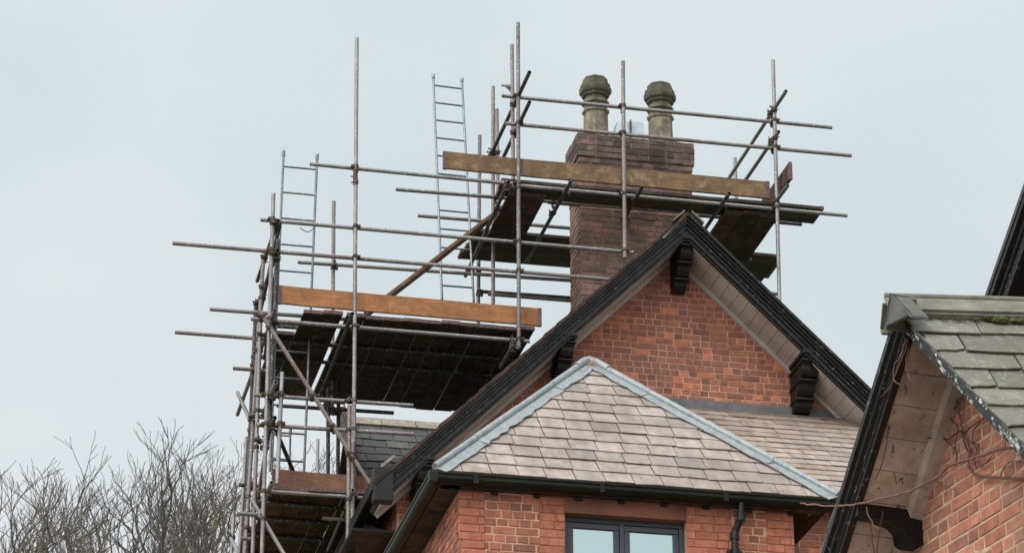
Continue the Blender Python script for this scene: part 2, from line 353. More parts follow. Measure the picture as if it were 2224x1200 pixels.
# ------------------------------------------------------------------ wall and slate builders
def spans(poly, v):
    us = []
    for i in range(len(poly)):
        (a, va), (b_, vb) = poly[i], poly[(i + 1) % len(poly)]
        if (va - v) * (vb - v) < 0 or (va == v) != (vb == v):
            us.append(a + (b_ - a) * (v - va) / (vb - va) if vb != va else a)
    return (min(us), max(us)) if len(us) >= 2 else None
def brickwork(mb, org, U, Nn, poly, ch=.077, bl=.235, holes=(), bond='mix', mi=1, zone=None, joint=.011, seed=1, v_from=None, proud=.009):
    """individual bricks laid over a wall face; org + u*U + v*z, Nn outward"""
    rr = random.Random(seed); org = np.asarray(org, float); U = np.asarray(U, float); Nn = np.asarray(Nn, float)
    v0 = min(p[1] for p in poly); v1 = max(p[1] for p in poly); hb = bl / 2
    r0 = int(math.floor((v_from if v_from is not None else v0) / ch)); r1 = int(math.ceil(v1 / ch))
    V = []; Fc = []; MI = []
    for r in range(r0, r1):
        lo, hi = r * ch + joint / 2, (r + 1) * ch - joint / 2
        lo2, hi2 = max(lo, v0 + .001), min(hi, v1 - .001)
        if hi2 - lo2 < .015: continue
        s1, s2 = spans(poly, lo2), spans(poly, hi2)
        if not s1 or not s2: continue
        a, b_ = max(s1[0], s2[0]), min(s1[1], s2[1])
        a0 = min(s1[0], s2[0]); b0 = max(s1[1], s2[1])
        u = a0 - rr.random() * hb if bond != 'stretch' else math.floor(a0 / bl) * bl - (hb if r % 2 else 0)
        k = rr.randrange(4)
        while u < b0:
            if bond == 'stretch': ln = bl
            elif bond == 'header': ln = bl if rr.random() < .22 else hb
            elif bond == 'flemish': ln = bl if k % 2 else hb
            else: ln = hb if (r % 4 or rr.random() < .2) and rr.random() < .72 else bl
            k += 1
            x0, x1 = u + joint / 2, u + ln - joint / 2; u += ln
            c0, c1 = max(x0, s1[0]), max(x0, s2[0]); d0, d1 = min(x1, s1[1]), min(x1, s2[1])
            if min(d0 - c0, d1 - c1) < .02: continue
            skip = False
            for (hx0, hx1, hz0, hz1) in holes:
                if lo2 < hz1 and hi2 > hz0:
                    if x0 < hx1 and x1 > hx0:
                        if x0 < hx0 - .03: d0 = min(d0, hx0); d1 = min(d1, hx0)
                        elif x1 > hx1 + .03: c0 = max(c0, hx1); c1 = max(c1, hx1)
                        else: skip = True
            if skip: continue
            pr = proud + rr.uniform(-.003, .003); j = lambda: rr.uniform(-.0018, .0018)
            ty, tz = rr.uniform(-.0015, .0015), rr.uniform(-.0015, .0015)
            bse = len(V)
            cs = [(c0 + j(), lo2 + j()), (d0 + j(), lo2 + j()), (d1 + j(), hi2 + j()), (c1 + j(), hi2 + j())]
            cu = sum(p[0] for p in cs) / 4; cv = sum(p[1] for p in cs) / 4
            for q, (h, sh) in enumerate(((-.004, 0), (pr - .003, 0), (pr, .004))):
                for (pu, pv) in cs:
                    su = math.copysign(min(sh, abs(cu - pu)), cu - pu); sv = math.copysign(min(sh, abs(cv - pv)), cv - pv)
                    V.append(org + (pu + su) * U + (pv + sv) * np.array([0, 0, 1.]) + Nn * (h + (ty if pu > cu else -ty) + (tz if pv > cv else -tz)))
            for q in (0, 4):
                for i in range(4):
                    i2 = (i + 1) % 4; Fc.append((bse + q + i, bse + q + i2, bse + q + 4 + i2, bse + q + 4 + i))
            Fc.append((bse + 8, bse + 9, bse + 10, bse + 11))
            mm_ = zone(cu, cv) if zone else mi
            MI += [mm_] * 9
    flip = np.dot(np.cross(U, (0, 0, 1)), Nn) < 0
    b0 = len(mb.v); mb.v += [tuple(v) for v in V]
    mb.f += [tuple(b0 + i for i in (f[::-1] if flip else f)) for f in Fc]; mb.m += MI
def slates(mb, org, U, Vd, Nn, poly, gauge=.2, wd=.27, seed=1, mi=0, lap=.06, thick=.008, rag=.004, tail=.016, drop=.0):
    rr = random.Random(seed); org, U, Vd, Nn = (np.asarray(k, float) for k in (org, U, Vd, Nn))
    v0 = min(p[1] for p in poly); v1 = max(p[1] for p in poly); r = 0; v = v0
    while v < v1 - .02:
        lo, hi = v, min(v + gauge + lap, v1)
        s1, s2 = spans(poly, lo + 1e-4), spans(poly, hi - 1e-4)
        if s1 and s2:
            u = min(s1[0], s2[0]) - (wd / 2 if r % 2 else 0) - rr.random() * .03
            while u < max(s1[1], s2[1]):
                ww = wd * rr.uniform(.93, 1.07); x0, x1 = u + .0045, u + ww - .0045; u += ww
                a0, a1 = max(x0, s1[0]), max(x0, s2[0]); b0, b1 = min(x1, s1[1]), min(x1, s2[1])
                if b0 - a0 < .01: continue
                b1 = max(b1, a1 + .002)
                dl = rr.uniform(-rag, rag); dh = rr.uniform(-.003, .004); sk = rr.uniform(-rag, rag)
                if drop and rr.random() < drop: sk += rr.choice((-.02, .02)); dl -= .01
                P_ = lambda uu, vv, nn: org + uu * U + vv * Vd + nn * Nn
                T = tail + dh
                n_e = 3
                lowp = [(a0 + (b0 - a0) * k / n_e, lo + dl + sk * (k / n_e - .5) + (rr.uniform(-rag, rag) * .6)) for k in range(n_e + 1)]
                top = [P_(x, y, T) for x, y in lowp] + [P_(b1, hi, T - tail + .002), P_(a1, hi, T - tail + .002)]
                bot = [p - Nn * thick for p in top]
                n = len(top); bse = len(mb.v)
                mb.add(top + bot, [tuple(range(n)), tuple(range(2 * n - 1, n - 1, -1))] + [((i + 1) % n, i, n + i, n + (i + 1) % n) for i in range(n)], mi)
        v += gauge; r += 1
def rake_extrude(mb, A, B, inward, prof, h=None, mi=0, mitreB=False, thick_out=None):
    """profile (q, y): q outward from the rake line in the gable plane, y into the building; mitred on the vertical at A"""
    A, B, inward = (np.asarray(k, float) for k in (A, B, inward)); d = unit(B - A)
    q = unit(np.cross(d, inward)); q = q if q[2] > 0 else -q
    h = unit(np.cross((0, 0, 1), inward))
    P0 = []; P1 = []
    for (a, y) in prof:
        off = q * a + inward * y
        tA = -np.dot(off, h) / np.dot(d, h)
        P0.append(A + off + d * tA); P1.append(B + off)
    n = len(prof)
    area = sum(prof[i][0] * prof[(i + 1) % n][1] - prof[(i + 1) % n][0] * prof[i][1] for i in range(n))
    e1 = np.dot(np.cross(q, inward), d)
    if area * e1 < 0: P0.reverse(); P1.reverse()
    mb.loft(P0, P1, mi)

# ================================================================== BRICK HOUSE
YB = 32.0; YW = 32.6                        # bargeboard face and gable wall face
hA = PY(1489, 474, YB); hL = PY(812, 1057, YB); hR0 = PY(1884, 855, YB)
hR = hA + (hR0 - hA) * 1.62
INW = np.array([0, 1.0, 0])
house = empty('brick_house', ((hA[0]), YW, 0), 'red brick gabled house with black bargeboards, hipped slate bay and tall chimney', 'house')
YBACK = 41.0

# --- gable wall
qd = .165                                     # soffit is this far below the rake line
def below(A, B, dist):
    d = unit(B - A); q = unit(np.cross(d, INW)); q = q if q[2] > 0 else -q
    return A - q * dist, B - q * dist
la, lb = below(hA, hL, qd); ra, rb = below(hA, hR, qd)
def z_on(a, b_, x): return a[2] + (b_[2] - a[2]) * (x - a[0]) / (b_[0] - a[0])
zap = z_on(la, lb, hA[0])
xl = PY(862, 1120, YW)[0]; xr = rb[0] - .35
wz = min(z_on(la, lb, xl), z_on(ra, rb, xr))
gp = [(xl, 0), (xr, 0), (xr, z_on(ra, rb, xr)), (hA[0], zap), (xl, z_on(la, lb, xl))]
mb = MB(); mb.prism([(x, YW, z) for x, z in gp], (0, .3, 0), 0)
vf = PY(1200, 1200, YW)[2] - 1.0
brickwork(mb, (0, YW, 0), (1, 0, 0), (0, -1, 0), gp, ch=.0765, bl=.215, bond='header', seed=3, joint=.014, proud=.006, v_from=vf)
mb.build('gable_wall', [M['mortar_gable'], M['brick_gable']], house)
mb = MB()
sp = [(YW + .3, 0), (YBACK, 0), (YBACK, z_on(la, lb, xl)), (YW + .3, z_on(la, lb, xl))]
mb.box(xl, xl + .3, YW + .301, YBACK, 0, sp[2][1])
brickwork(mb, (xl, 0, 0), (0, 1, 0), (-1, 0, 0), [(YW + .01, 0), (YBACK, 0), (YBACK, sp[2][1]), (YW + .01, sp[2][1])], ch=.0775, bl=.22, seed=5, v_from=vf)
mb.build('side_wall', [M['mortar_gable'], M['brick_gable']], house)
mb = MB(); mb.box(xr - .3, xr, YW + .301, YBACK, 0, z_on(ra, rb, xr)); mb.prism([(x, YBACK, z) for x, z in gp], (0, .3, 0)); mb.build('rear_wall', M['mortar_gable'], house)

# --- roof slopes (slate covering over boarding), bargeboards, soffits
mb = MB()
for B in (hL, hR):
    rake_extrude(mb, hA, B, INW, [(.0, -.02), (.028, -.02), (.028, YBACK - YB), (0, YBACK - YB)], mi=0)
    d = unit(B - hA); q = unit(np.cross(d, INW)); q = q if q[2] > 0 else -q
    Ln = np.linalg.norm(B - hA)
    slates(mb, B + q * .03 + INW * (-.05), (0, 1, 0), -d, q, [(0, 0), (YBACK - YB, 0), (YBACK - YB, Ln), (0, Ln)], .21, .3, 11, 1, rag=.006)
mb.build('roof', [M['black_worn'], M['slate_dark']], house)
bargeprof = [(-.005, -.075), (-.035, -.075), (-.04, -.05), (-.062, -.05), (-.066, -.02), (-.098, -.02), (-.104, 0.0), (-.128, 0), (-.132, -.014), (-.152, -.014), (-.157, .01), (-.18, .01), (-.18, .045), (-.005, .045)]
for B in (hL, hR):
    mb = MB(); rake_extrude(mb, hA, B, INW, bargeprof); mb.build('bargeboard', M['black_worn'], house)
    # batten and cloak boards just under the slates
    mb = MB(); rake_extrude(mb, hA, B, INW, [(.028, -.11), (-.004, -.105), (-.004, .03), (.028, .03)]); mb.build('verge_cloak', M['wood_dark'] if B is hL else M['black_worn'], house)
    # soffit boards with open joints
    mb = MB(); d = unit(B - hA); q = unit(np.cross(d, INW)); q = q if q[2] > 0 else -q
    Ln = np.linalg.norm(B - hA); t0 = .12
    while t0 < Ln:
        t1 = min(t0 + .155, Ln)
        mb.obox(hA + d * (t0 + .003) - q * (qd - .0), d * (t1 - t0 - .005), INW * (.6 - .046) , q * .018); 
        mb.v[-8:] = [tuple(np.array(v) + INW * .046) for v in mb.v[-8:]]
        t0 = t1
    mb.build('soffit', M['soffit'], house)
    mb = MB(); rake_extrude(mb, hA, B, INW, [(-qd - .002, .555), (-qd - .04, .56), (-qd - .045, .599), (-qd - .002, .599)]); mb.build('wall_trim', M['soffit'], house)
    mb = MB(); rake_extrude(mb, hA, B, INW, [(-qd + .02, .046), (-.004, .046), (-.004, .62), (-qd + .02, .62)]); mb.build('rafter', M['black'], house)
# ridge tiles over the gable apex and the broken verge mortar
mb = MB(); rr = random.Random(4); y = YB - .13
while y < YBACK:
    for s in (-1, 1):
        B = hL if s < 0 else hR
        d = unit(B - hA); q = unit(np.cross(d, INW)); q = q if q[2] > 0 else -q
        mb.obox(hA + q * (.05 + rr.uniform(0, .006)) + INW * (y - YB), d * .2, INW * .44, q * .018)
    y += .45
mb.build('ridge_tiles', M['ridge_out'], house)
for (x0, y0, x1, y1) in ((1440, 516, 1488, 468), (828, 1012, 858, 989)):
    mb = MB()
    p0, p1 = PY(x0, y0, YB - .10), PY(x1, y1, YB - .10); d = unit(p1 - p0); q = unit(np.cross(d, INW)); q = q if q[2] > 0 else -q
    mb.obox(p0 - q * .01, p1 - p0, INW * .05, q * .03)
    mb.build('verge_mortar', M['tile'], house)

# --- corbel brackets under the verge
def bracket(px, py, wdt=.15, hgt=.50, name='bracket'):
    p = PY(px, py, YB + .02); x = p[0]; z = p[2]
    prof = [(0.0, 0.05), (0.0, -.12), (.05, -.15), (.05, -.2), (.09, -.22), (.10, -.30), (.13, -.37), (.20, -.42), (.20, -.46), (.25, -.47), (.27, -.56), (.36, -.64), (.36, -.68), (.41, -.69), (.43, -.78), (.50, -.84), (.62, -.84), (.62, .05)]
    k = hgt / .84
    mb_ = MB(); mb_.prism([(x - wdt / 2, YB + .02 + a * .95, z + b * k) for a, b in prof], (wdt, 0, 0))
    for zz, yy in ((-.15, .03), (-.42, .17), (-.66, .34)):
        mb_.box(x - wdt / 2 - .015, x + wdt / 2 + .015, YB + yy, YB + .6, z + (zz - .035) * k, z + zz * k)
    mb_.box(x - wdt / 2 - .02, x + wdt / 2 + .02, YB - .01, YB + .6, z - .08 * k, z + .0)
    return mb_.build(name, M['black'], house, bevel=.004)
bracket(1496, 512, .15, .50)
bracket(1764, 758, .20, .60)
bracket(1236, 722, .15, .50)
bracket(926, 990, .14, .5)
# --- eaves gutter end at the foot of the left rake
e0 = PY(826, 1040, YB - .04)
mb = MB(); mb.box(e0[0] - .1, e0[0] + .08, YB - .06, YBACK, e0[2] - .14, e0[2] + .0)
mb.box(e0[0] - .08, e0[0] + .14, YB - .09, YB + .05, e0[2] - .26, e0[2] + .13)
mb.build('gutter', M['black'], house, bevel=.01)
mb = MB(); a = PY(872, 1098, YB + .35); b_ = PY(838, 1196, YB + .35)
mb.box(xl - .02, xl - .5, YW, YBACK, hL[2] - .30, hL[2] - .27); mb.build('eaves_soffit', M['black'], house)

# --- chimney stack
YC = 34.15
cl = PY(1263, 600, YC)[0]; cr = PY(1503, 420, YC)[0]; ct = PY(1259, 292, YC)[2]; cdp = .56
CH = .0765
mb = MB()
zb = 11.0; z_corb = ct - CH * 5
n_c = [(.034, 1), (.036, 1), (.034, 1), (.03, 1), (.012, 0)]
mb.box(cl, cr, YC, YC + cdp, zb, z_corb)
r0 = math.floor(z_corb / CH)
P0 = [(cl, zb), (cr, zb), (cr, z_corb), (cl, z_corb)]
brickwork(mb, (0, YC, 0), (1, 0, 0), (0, -1, 0), P0, ch=CH, bl=.225, bond='flemish', seed=8, v_from=zb)
brickwork(mb, (cl, 0, 0), (0, 1, 0), (-1, 0, 0), [(YC, zb), (YC + cdp, zb), (YC + cdp, z_corb), (YC, z_corb)], ch=CH, bl=.225, bond='flemish', seed=9, v_from=zb)
chim = mb.build('chimney_stack', [M['mortar_chim'], M['brick_chim']], house)
mb = MB()
for k, (o, _) in enumerate(n_c):
    za, zc = ct - CH * (k + 1), ct - CH * k - .001
    mb.box(cl - o, cr + o, YC - o, YC + cdp + o, za, zc, 0)
    for (org, U, Nn, a0, a1) in (((0, YC - o, za), (1, 0, 0), (0, -1, 0), cl - o, cr + o), ((cl - o, 0, za), (0, 1, 0), (-1, 0, 0), YC - o, YC + cdp + o)):
        brickwork(mb, org, U, Nn, [(a0, .0), (a1, .0), (a1, CH), (a0, CH)], ch=CH, bl=.225, bond='stretch' if k % 2 else 'flemish', seed=20 + k, v_from=0)
mb.build('corbelled_cap', [M['mortar_chim'], M['brick_chim_top']], chim)
mb = MB()
zt = ct; n = 14; rr = random.Random(5)
top = []
X0, X1, Y0, Y1 = cl - .03, cr + .03, YC - .03, YC + cdp + .03
vsx = []; 
for j in range(7):
    for i in range(n + 1):
        u_, v_ = i / n, j / 6; ed = min(u_, 1 - u_, v_ * .5, (1 - v_) * .5)
        vsx.append((X0 + (X1 - X0) * u_ + rr.uniform(-.01, .01), Y0 + (Y1 - Y0) * v_ + rr.uniform(-.01, .01), zt + min(.07, ed * .6) + rr.uniform(0, .015)))
mb.add(vsx, [(j * (n + 1) + i, j * (n + 1) + i + 1, (j + 1) * (n + 1) + i + 1, (j + 1) * (n + 1) + i) for j in range(6) for i in range(n)])
mb.build('flaunching', M['flaunch'], chim, smooth=True)
def pot(pxc, pyt, pyb, rot):
    ym = YC + .27; pb = PY(pxc, pyb, ym); pt = PY(pxc, pyt, ym); H = pt[2] - zt; x = pb[0]
    s_ = .158
    prof = [(1.08, 0), (1.08, .035), (1.0, .05), (.96, .46), (1.10, .48), (1.10, .515), (.92, .53), (.92, .585), (1.12, .605), (1.12, .64), (.92, .655), (.93, .70), (1.11, .715), (1.14, .745), (1.28, .765), (1.31, .80), (1.31, .845), (1.22, .865), (1.19, .905), (1.04, .925), (1.0, .985), (.82, 1.0), (.66, .99), (.64, .8)]
    seg = 8; V = []; rr = random.Random(pxc)
    for (r_, h_) in prof:
        for k in range(seg):
            a_ = 2 * math.pi * (k + .5) / seg + rot; q = s_ * r_ * rr.uniform(.985, 1.015)
            V.append((x + q * math.cos(a_), ym + q * math.sin(a_), zt + .0 + h_ * H))
    Fc = [(i * seg + k, i * seg + (k + 1) % seg, (i + 1) * seg + (k + 1) % seg, (i + 1) * seg + k) for i in range(len(prof) - 1) for k in range(seg)]
    Fc.append(tuple((len(prof) - 1) * seg + k for k in range(seg)))
    mb_ = MB(); mb_.add(V, Fc); return mb_.build('chimney_pot', M['pot'], chim)
pot(1294, 172, 272, .1); pot(1435, 186, 290, .25)
# sheet-metal cowl between the pots
ym = YC + .2; c0 = PY(1331, 283, ym); c1 = PY(1402, 290, ym); ctp = PY(1345, 258, ym); 
zc0 = zt + .0; zc1 = ctp[2]
mb = MB(); xa, xb = c0[0], c1[0]
mb.loft([(xa, ym, zc0), (xb, ym, zc0), (xb, ym + .3, zc0), (xa, ym + .3, zc0)], [(xa + .08, ym + .04, zc1), (xb - .02, ym + .04, zc1), (xb - .02, ym + .26, zc1), (xa + .08, ym + .26, zc1)])
xm = (xa + xb) / 2 + .02
cw = mb.build('cowl', M['zinc'], chim, bevel=.004)
mb = MB(); mb.box(xm - .09, xm + .09, ym - .03, ym + .02, zc0 + .05, zc0 + .085); mb.box(xm - .09, xm + .09, ym - .045, ym, zc0 + .02, zc0 + .03)
mb.box(xm - .008, xm + .008, ym - .03, ym + .03, zc0 + .085, zc1 - .01); mb.build('cowl_strap', M['steel_dark'], chim)
# dark lead apron where roof and chimney meet is out of sight

# --- lean-to slope to the right of the bay
f0 = PY(1475, 882, YW); f1 = PY(1866, 911, YW)
zf = (f0[2] + f1[2]) / 2; ed = 2.75; PIT = math.radians(36)
lx0, lx1 = PY(1180, 860, YW)[0], xr
Vd = np.array([0, math.cos(PIT), math.sin(PIT)]); Nn = np.array([0, -math.sin(PIT), math.cos(PIT)])
eo = np.array([0, YW - ed, zf - ed * math.tan(PIT)])
Ls = ed / math.cos(PIT)
mb = MB(); mb.obox(eo + np.array([lx0, 0, 0]) - Nn * .06, (lx1 - lx0, 0, 0), Vd * Ls, Nn * .055, 0)
slates(mb, eo, (1, 0, 0), Vd, Nn, [(lx0, 0), (lx1, 0), (lx1, Ls), (lx0, Ls)], .205, .29, 31, 1, rag=.005, drop=.05, thick=.009, tail=.017)
mb.build('lean_to_roof', [M['slate_under'], M['slate_lean']], house)
mb = MB(); mb.box(lx0, xr, YW - .035, YW - .012, zf - .02, zf + .085); mb.obox((lx0, YW - .035, zf - .02), (xr - lx0, 0, 0), (0, -.05, -.05 * math.tan(PIT) + .012), (0, 0, .012))
mb.build('lead_flashing', M['lead_dark'], house)
wl = eo[1] + .35
mb = MB(); mb.box(lx0 + 2.2, xr, wl, wl + .25, 0, eo[2] + .2)
brickwork(mb, (0, wl, 0), (1, 0, 0), (0, -1, 0), [(lx0 + 2.2, 0), (xr, 0), (xr, eo[2] + .15), (lx0 + 2.2, eo[2] + .15)], ch=.078, bl=.225, seed=44, v_from=eo[2] - 3)
mb.build('lean_to_wall', [M['mortar_gable'], M['brick_gable']], house)
mb = MB(); mb.box(lx0 + 3, xr, eo[1] - .12, eo[1] - .01, eo[2] - .09, eo[2] + .0); mb.build('lean_to_gutter', M['black'], house)

# --- projecting bay with hipped slate roof
YG = 27.2                                    # gutter face
gl = PY(938, 1024, YG); gr = PY(1815, 1078, YG); zg = (PY(1100, 1033, YG)[2] + PY(1700, 1071, YG)[2]) / 2 + .0
xg0, xg1 = gl[0], gr[0]
YBW = YG + .21                               # wall face
bx0 = PY(997, 1120, YBW)[0]; bx1 = PY(1722, 1120, YBW)[0]
ev = np.array([0, YG + .07, zg + .015]); PB = math.radians(45)
Vb = np.array([0, math.cos(PB), math.sin(PB)]); Nb = np.array([0, -math.sin(PB), math.cos(PB)])
ap = PP(1279, 788, ev, Nb); apv = (ap - ev) @ Vb
ex0 = xg0 + .06; ex1 = PP(1806, 1067, ev, Nb)[0]
bay = MB()
bay.add([(ex0, ev[1], ev[2] - .03), (ex1, ev[1], ev[2] - .03), tuple(ap - np.array([0, 0, .03]))], [(0, 1, 2)], 0)
slates(bay, ev, (1, 0, 0), Vb, Nb, [(ex0 - .02, 0), (ex1 + .02, 0), (ap[0], apv)], .236, .275, 51, 1, rag=.007, drop=.06, thick=.009, tail=.019)
# the two side slopes run back to the gable wall
for sx in (0, 1):
    ex = ex0 if sx == 0 else ex1
    q0 = np.array([ex, ev[1], ev[2] - .02]); q1 = np.array([ex, YW, ev[2] - .02]); q2 = np.array([ap[0], YW, ap[2]]); 
    bay.add([q0, q1, q2, ap], [(0, 1, 2, 3) if sx else (3, 2, 1, 0)], 0)
    U_ = np.array([0, 1., 0]); V_ = unit(np.array([ap[0] - ex, 0, ap[2] - ev[2]])); n_ = unit(np.cross(U_, V_)); n_ = n_ if n_[2] > 0 else -n_
    vv = np.linalg.norm([ap[0] - ex, ap[2] - ev[2]])
    slates(bay, (ex, 0, ev[2]), U_, V_, n_, [(ev[1], 0), (YW, 0), (YW, vv), (ap[1], vv)], .2, .28, 60 + sx, 1)
bay.build('bay_roof', [M['slate_under'], M['slate_pale']], house)
# lead hips: broad dressed sheets and a rolled crown, in lapped lengths
def lead_hip(c, a):
    mb_ = MB(); c = np.asarray(c, float); a = np.asarray(a, float); L_ = np.linalg.norm(a - c); d = unit(a - c)
    inner = unit(np.cross(Nb, d)); 
    if np.dot(inner, ap - (c + a) / 2 + np.array([0, 0, -1.0])) < 0: inner = -inner
    mid = np.array([(ex0 + ex1) / 2, ev[1], ev[2]]) + Vb * apv * .3
    if np.dot(inner, mid - c) < 0: inner = -inner
    n_seg = 4; rr_ = random.Random(int(abs(c[0] * 100)))
    for k in range(n_seg):
        s0 = L_ * k / n_seg - .03; s1 = L_ * (k + 1) / n_seg + .04
        m_n = 9; up_ = .026 + .006 * (k % 2)
        Vv = []
        for j in range(m_n + 1):
            s_ = s0 + (s1 - s0) * j / m_n; wd_ = .128 + rr_.uniform(-.018, .016)
            s_e = min(max(s_, 0), L_)
            base = c + d * s_e
            Vv += [base + Nb * up_, base + inner * wd_ * .5 + Nb * (up_ + rr_.uniform(-.003, .004)), base + inner * wd_ + Nb * (up_ - .002 + rr_.uniform(-.003, .003)), base + inner * wd_ + Nb * (up_ - .012)]
        mb_.add(Vv, [(j * 4 + i, j * 4 + i + 1, (j + 1) * 4 + i + 1, (j + 1) * 4 + i) for j in range(m_n) for i in range(3)])
        r_ = .035 + .004 * (k % 2)
        mb_.path([c + d * min(max(s_, 0), L_) + np.array([0, 0, .04]) for s_ in np.linspace(s0, s1, 5)], r_, 12)
    return mb_
h1 = lead_hip((ex0 - .02, ev[1] - .02, ev[2]), ap); h2 = lead_hip((ex1 + .02, ev[1] - .02, ev[2]), ap)
h1.build('hip_lead', M['lead'], house, smooth=True); h2.build('hip_lead', M['lead'], house, smooth=True)
mb = MB(); rr = random.Random(2)
dl, dr = unit(np.array([ex0, ev[1], ev[2]]) - ap), unit(np.array([ex1, ev[1], ev[2]]) - ap)
mb.path([ap + dl * .3 + np.array([0, 0, .05]), ap + dl * .12 + np.array([0, 0, .052]), ap + np.array([0, .0, .035]), ap + dr * .12 + np.array([0, 0, .052]), ap + dr * .3 + np.array([0, 0, .05])], .045, 12)
mb.path([ap + np.array([0, 0, .03]), ap + np.array([0, 1, .03]), np.array([ap[0], YW, ap[2] + .03])], .04, 10)
c = [ap + Nb * .034, ap + dl * .34 + Nb * .034, ap + dl * .18 - Vb * .16 + Nb * .036, ap - Vb * .11 + Nb * .036, ap + dr * .18 - Vb * .16 + Nb * .036, ap + dr * .34 + Nb * .034]
mb.add(c, [(0, 1, 2, 3), (0, 3, 4, 5)])
mb.build('apex_lead', M['lead'], house, smooth=True)
mb = MB(); a = ap - Vb * .1 + Nb * .045
mb.obox(a - np.array([.09, 0, 0]), (.19, 0, .0), Vb * .018, Nb * .006); mb.obox(a - np.array([.10, 0, 0]) - Vb * .04, (.14, 0, .0), Vb * .016, Nb * .006)
mb.build('rust_streak_clip', plain('rusty_orange_metal', srgb(176, 124, 84), srgb(140, 92, 62), 20, .9), house)
# gutter: moulded front, return along the left side, joint brackets
mb = MB()
gprof = [(0, .0), (-.0, -.022), (.012, -.03), (.012, -.062), (.03, -.085), (.05, -.1), (.11, -.1), (.11, 0), (.1, 0), (.1, -.02), (.01, -.01)]
def gut(mb_, p0, p1, inw):
    inw = np.asarray(inw, float); A_ = [np.asarray(p0) + inw * a_ + np.array([0, 0, b__]) for a_, b__ in gprof[:8]]; B_ = [np.asarray(p1) + inw * a_ + np.array([0, 0, b__]) for a_, b__ in gprof[:8]]
    mb_.loft(A_, B_)
gut(mb, (xg0, YG, zg), (xg1, YG, zg), (0, 1, 0))
for k in range(3):
    xx = xg0 + .4 + (xg1 - xg0 - .3) * k / 3; mb.box(xx, xx + .05, YG - .002, YG + .12, zg - .103, zg + .002)
fg = mb.build('gutter', M['black_green'], house, bevel=.003)
mb = MB(); gut(mb, (xg0 - .02, YG + .05, zg), (xg0 - .02, YW - .02, zg), (1, 0, 0)); mb.box(xg0 - .024, xg0 + .06, YG - .004, YG + .07, zg - .106, zg + .003)
mb.build('side_gutter', M['black_green'], house, bevel=.003)
mb = MB(); mb.box(xg0 + .1, bx0 - .002, YG + .12, YW, zg - .10, zg - .085); mb.box(xg0 + .115, xg1 - .1, YG + .12, YBW - .002, zg - .10, zg - .085)
mb.build('eaves_soffit', M['wood_dark'], house)
for k in range(9):
    px = 985 + k * 92; x = PY(px, 1060, YBW - .1)[0]
    if x > bx0 - .2 and x < bx1:
        mb = MB(); mb.box(x - .03, x + .03, YBW - .05, YBW - .013, zg - .135, zg - .101); mb.build('rafter_foot', M['black'], house)
# bay walls with opening
wx0 = PY(1226, 1112, YBW)[0]; wx1 = PY(1491, 1135, YBW)[0]; wzt = PY(1300, 1117, YBW)[2]; wzb = wzt - 1.5
zt_ = zg - .102
lint = (PY(1050, 1062, YBW)[2] + PY(1050, 1078, YBW)[2]) / 2
mb = MB(); Tk = .3
mb.box(bx0, wx0, YBW, YBW + Tk, 0, zt_, 0); mb.box(wx1, bx1, YBW, YBW + Tk, 0, zt_, 0)
mb.box(wx0, wx1, YBW, YBW + Tk, wzt, zt_, 2); mb.box(wx0, wx1, YBW, YBW + Tk, 0, wzb, 0)
z1a, z1b = PY(1052, 1130, YBW)[0], PY(1172, 1130, YBW)[0]; z2a, z2b = PY(1588, 1130, YBW)[0], PY(1664, 1130, YBW)[0]
def zone(u, v):
    k = (int(v / .0805) % 2) * .05
    if z1a - k < u < z1b + k or z2a - k < u < z2b + k: return 1
    return 3
zl = PY(1100, 1072, YBW)[2]
for (a_, b__) in ((bx0, wx0), (wx1, bx1)):
    for (c_, d_) in ((bx0, z1a), (z1a, z1b), (z1b, wx0), (wx1, z2a), (z2a, z2b), (z2b, bx1)):
        if c_ >= a_ - .01 and d_ <= b__ + .01:
            zz_ = 1 if (c_, d_) in ((z1a, z1b), (z2a, z2b)) else 3
            if zz_ == 3: mb.box(c_, d_, YBW - .003, YBW - .0005, zl - 3, zl, 4)
            brickwork(mb, (0, YBW, 0), (1, 0, 0), (0, -1, 0), [(c_, zl - 3), (d_, zl - 3), (d_, zl if zz_ == 3 else zt_), (c_, zl if zz_ == 3 else zt_)], ch=.0805, bl=.225, bond='header' if zz_ == 1 else 'flemish', seed=int(c_ * 50), v_from=zl - 3, mi=zz_, joint=.015 if zz_ == 1 else .006, proud=.006 if zz_ == 1 else .011)
mb.box(z1b, wx0, YBW - .012, YBW, zl + .001, zt_, 2); mb.box(bx0, z1a, YBW - .012, YBW, zl + .001, zt_, 2); mb.box(wx1, z2a, YBW - .012, YBW, zl + .001, zt_, 2); mb.box(z2b, bx1, YBW - .012, YBW, zl + .001, zt_, 2)
mb.box(wx0, wx1, YBW - .012, YBW, wzt, zt_, 2)
mb.box(bx0, bx0 + .3, YBW + Tk + .001, YW, 0, zt_, 0)
brickwork(mb, (bx0, 0, 0), (0, 1, 0), (-1, 0, 0), [(YBW, zl - 3), (YW, zl - 3), (YW, zt_), (YBW, zt_)], ch=.0805, bl=.225, bond='header', seed=71, v_from=zl - 3)
mb.box(bx1 - .3, bx1, YBW + Tk + .001, YW, 0, zt_, 0)
mb.build('bay_wall', [M['mortar_bay'], M['brick_bay'], M['render'], M['rubbed'], M['mortar_thin']], house)
